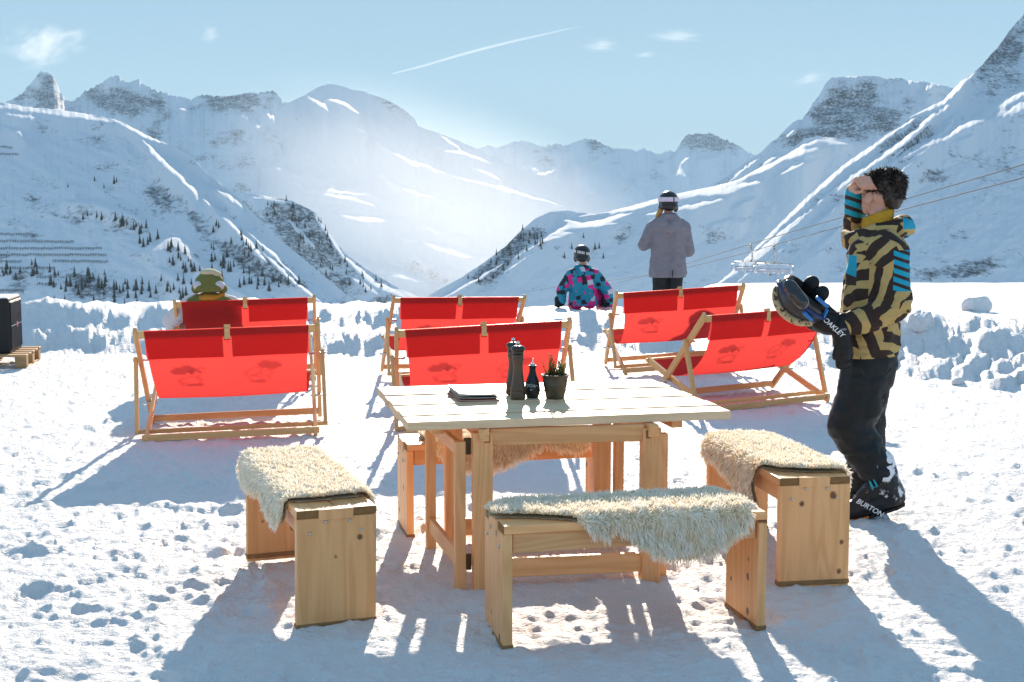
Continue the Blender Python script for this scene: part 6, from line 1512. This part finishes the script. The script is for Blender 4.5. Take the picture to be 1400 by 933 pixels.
# ================================================================ CLOUDS AND CONTRAIL
def at_bearing(b, e, dist):
    return Vector((dist * math.sin(R(b)), dist * math.cos(R(b)), 1.6 + dist * math.tan(R(e))))
def mat_cloud(name, dens, scale, thr, stretch=(1, 1, 1), rot=0.0):
    m = bpy.data.materials.new(name); m.use_nodes = True; t = m.node_tree; t.nodes.clear()
    out = t.nodes.new("ShaderNodeOutputMaterial"); v = t.nodes.new("ShaderNodeVolumePrincipled")
    v.inputs["Color"].default_value = (1, 1, 1, 1); v.inputs["Anisotropy"].default_value = 0.35
    tc = t.nodes.new("ShaderNodeTexCoord")
    mp = t.nodes.new("ShaderNodeMapping"); mp.inputs[3].default_value = stretch; mp.inputs[2].default_value = (0, rot, 0)
    nz = t.nodes.new("ShaderNodeTexNoise"); nz.inputs["Scale"].default_value = scale; nz.inputs["Detail"].default_value = 5; nz.inputs["Roughness"].default_value = 0.62; nz.inputs["Distortion"].default_value = 0.6
    t.links.new(tc.outputs["Object"], mp.inputs[0]); t.links.new(mp.outputs[0], nz.inputs["Vector"])
    ln = t.nodes.new("ShaderNodeVectorMath"); ln.operation = 'LENGTH'; t.links.new(tc.outputs["Object"], ln.inputs[0])
    def mth(op, a, b, cl=False):
        n = t.nodes.new("ShaderNodeMath"); n.operation = op; n.use_clamp = cl
        for i, x in enumerate((a, b)):
            if hasattr(x, 'is_linked'): t.links.new(x, n.inputs[i])
            else: n.inputs[i].default_value = x
        return n.outputs[0]
    fall = mth('SUBTRACT', 1.0, mth('POWER', ln.outputs["Value"], 1.5), True)
    d = mth('MULTIPLY', mth('SUBTRACT', mth('ADD', nz.outputs["Fac"], mth('MULTIPLY', fall, 0.35)), thr), 3.0, True)
    d = mth('MULTIPLY', mth('MULTIPLY', d, fall), dens)
    t.links.new(d, v.inputs["Density"]); t.links.new(v.outputs[0], out.inputs[1]); return m
def cloud(name, label, b, e, dist, size, mat, tilt=0.0, cat="cloud", group=None, kind=None):
    bm = bmesh.new(); bmesh.ops.create_icosphere(bm, subdivisions=3, radius=1.0)
    o = bm_obj(name, bm, mat); o.location = at_bearing(b, e, dist); o.scale = size; o.rotation_euler = (0, R(tilt), R(-b))
    tag(o, label, cat, group, kind); return o
CL1 = mat_cloud("wispy_cloud", 0.0046, 2.8, 0.71); CL2 = mat_cloud("streaky_cloud", 0.0036, 2.4, 0.73, (0.5, 1, 2.2), R(12))
DD = 14500
g_ = DD / 1800
for lb, pt, sz, m, tl in (("torn white cloud drifting above the pointed peak at far left", [(-19.26,6.43)], (78, 34, 44), CL1, -12), ("faint little cloud wisp right of the torn cloud", [(-12.69,7.12)], (26, 14, 22), CL2, -25),
    ("larger soft white cloud patch at the end of the contrail", [(3.81,6.8)], (44, 20, 17), CL2, 0), ("long thin white cloud streak right of the contrail", [(7,7.15)], (66, 24, 16), CL2, 4), ("small flat cloud patch under the long thin streak", [(5.68,6.39)], (30, 16, 8), CL2, 0), ("small cloud wisp beside the flat-topped mountain", [(12.53,5.31)], (40, 18, 15), CL2, -10)):
    b, e = pt[0]; cloud("cloud", lb, b, e, DD, tuple(k * g_ for k in sz), m, tl, group="wispy clouds")
CT = bpy.data.materials.new("contrail_vapour"); CT.use_nodes = True; _t = CT.node_tree; _t.nodes.clear()
_o = _t.nodes.new("ShaderNodeOutputMaterial"); _v = _t.nodes.new("ShaderNodeVolumePrincipled"); _v.inputs["Density"].default_value = 0.006; _v.inputs["Color"].default_value = (1, 1, 1, 1); _v.inputs["Anisotropy"].default_value = 0.35; _t.links.new(_v.outputs[0], _o.inputs[1])
cp_ = [(-5.13,5.6),(-3.75,5.95),(-2.5,6.32),(-1.25,6.66),(0,6.96),(1.25,7.23),(2.34,7.47),(3.12,7.59)]
q = Pile(); q.tube([tuple(at_bearing(b, e, DD)) for b, e in cp_], [10, 14, 16, 17, 15, 12, 9, 3], 10)
tag(q.build("contrail", CT), "straight white contrail slanting up across the middle of the sky", "contrail")

# ================================================================ SUNLIT MIST IN THE VALLEY
MI = mat_cloud("valley_mist", 0.00044, 1.3, 0.30)
for n_ in MI.node_tree.nodes:
    if n_.type == 'PRINCIPLED_VOLUME': n_.inputs["Anisotropy"].default_value = 0.6
b, e = [(-2.16,-0.88)][0]; cloud("mist", None, b, e, 2950, (640, 420, 290), MI, 22, None, None, "stuff")

# ---------------------------------------------------------------- the air
def haze(dens):
    m = bpy.data.materials.new("haze_air"); m.use_nodes = True
    t = m.node_tree; t.nodes.clear()
    o = t.nodes.new("ShaderNodeOutputMaterial"); v = t.nodes.new("ShaderNodeVolumePrincipled")
    v.inputs["Color"].default_value = (0.66, 0.86, 1.0, 1); v.inputs["Density"].default_value = dens
    v.inputs["Anisotropy"].default_value = 0.05
    t.links.new(v.outputs[0], o.inputs[1])
    b = box_bm((24000, 24000, 1400)); 
    ob = bm_obj("haze", b, m); ob.location = (0, 0, 700 + VALLEY - 12)
    tag(ob, kind="stuff")
haze(2.4e-5)
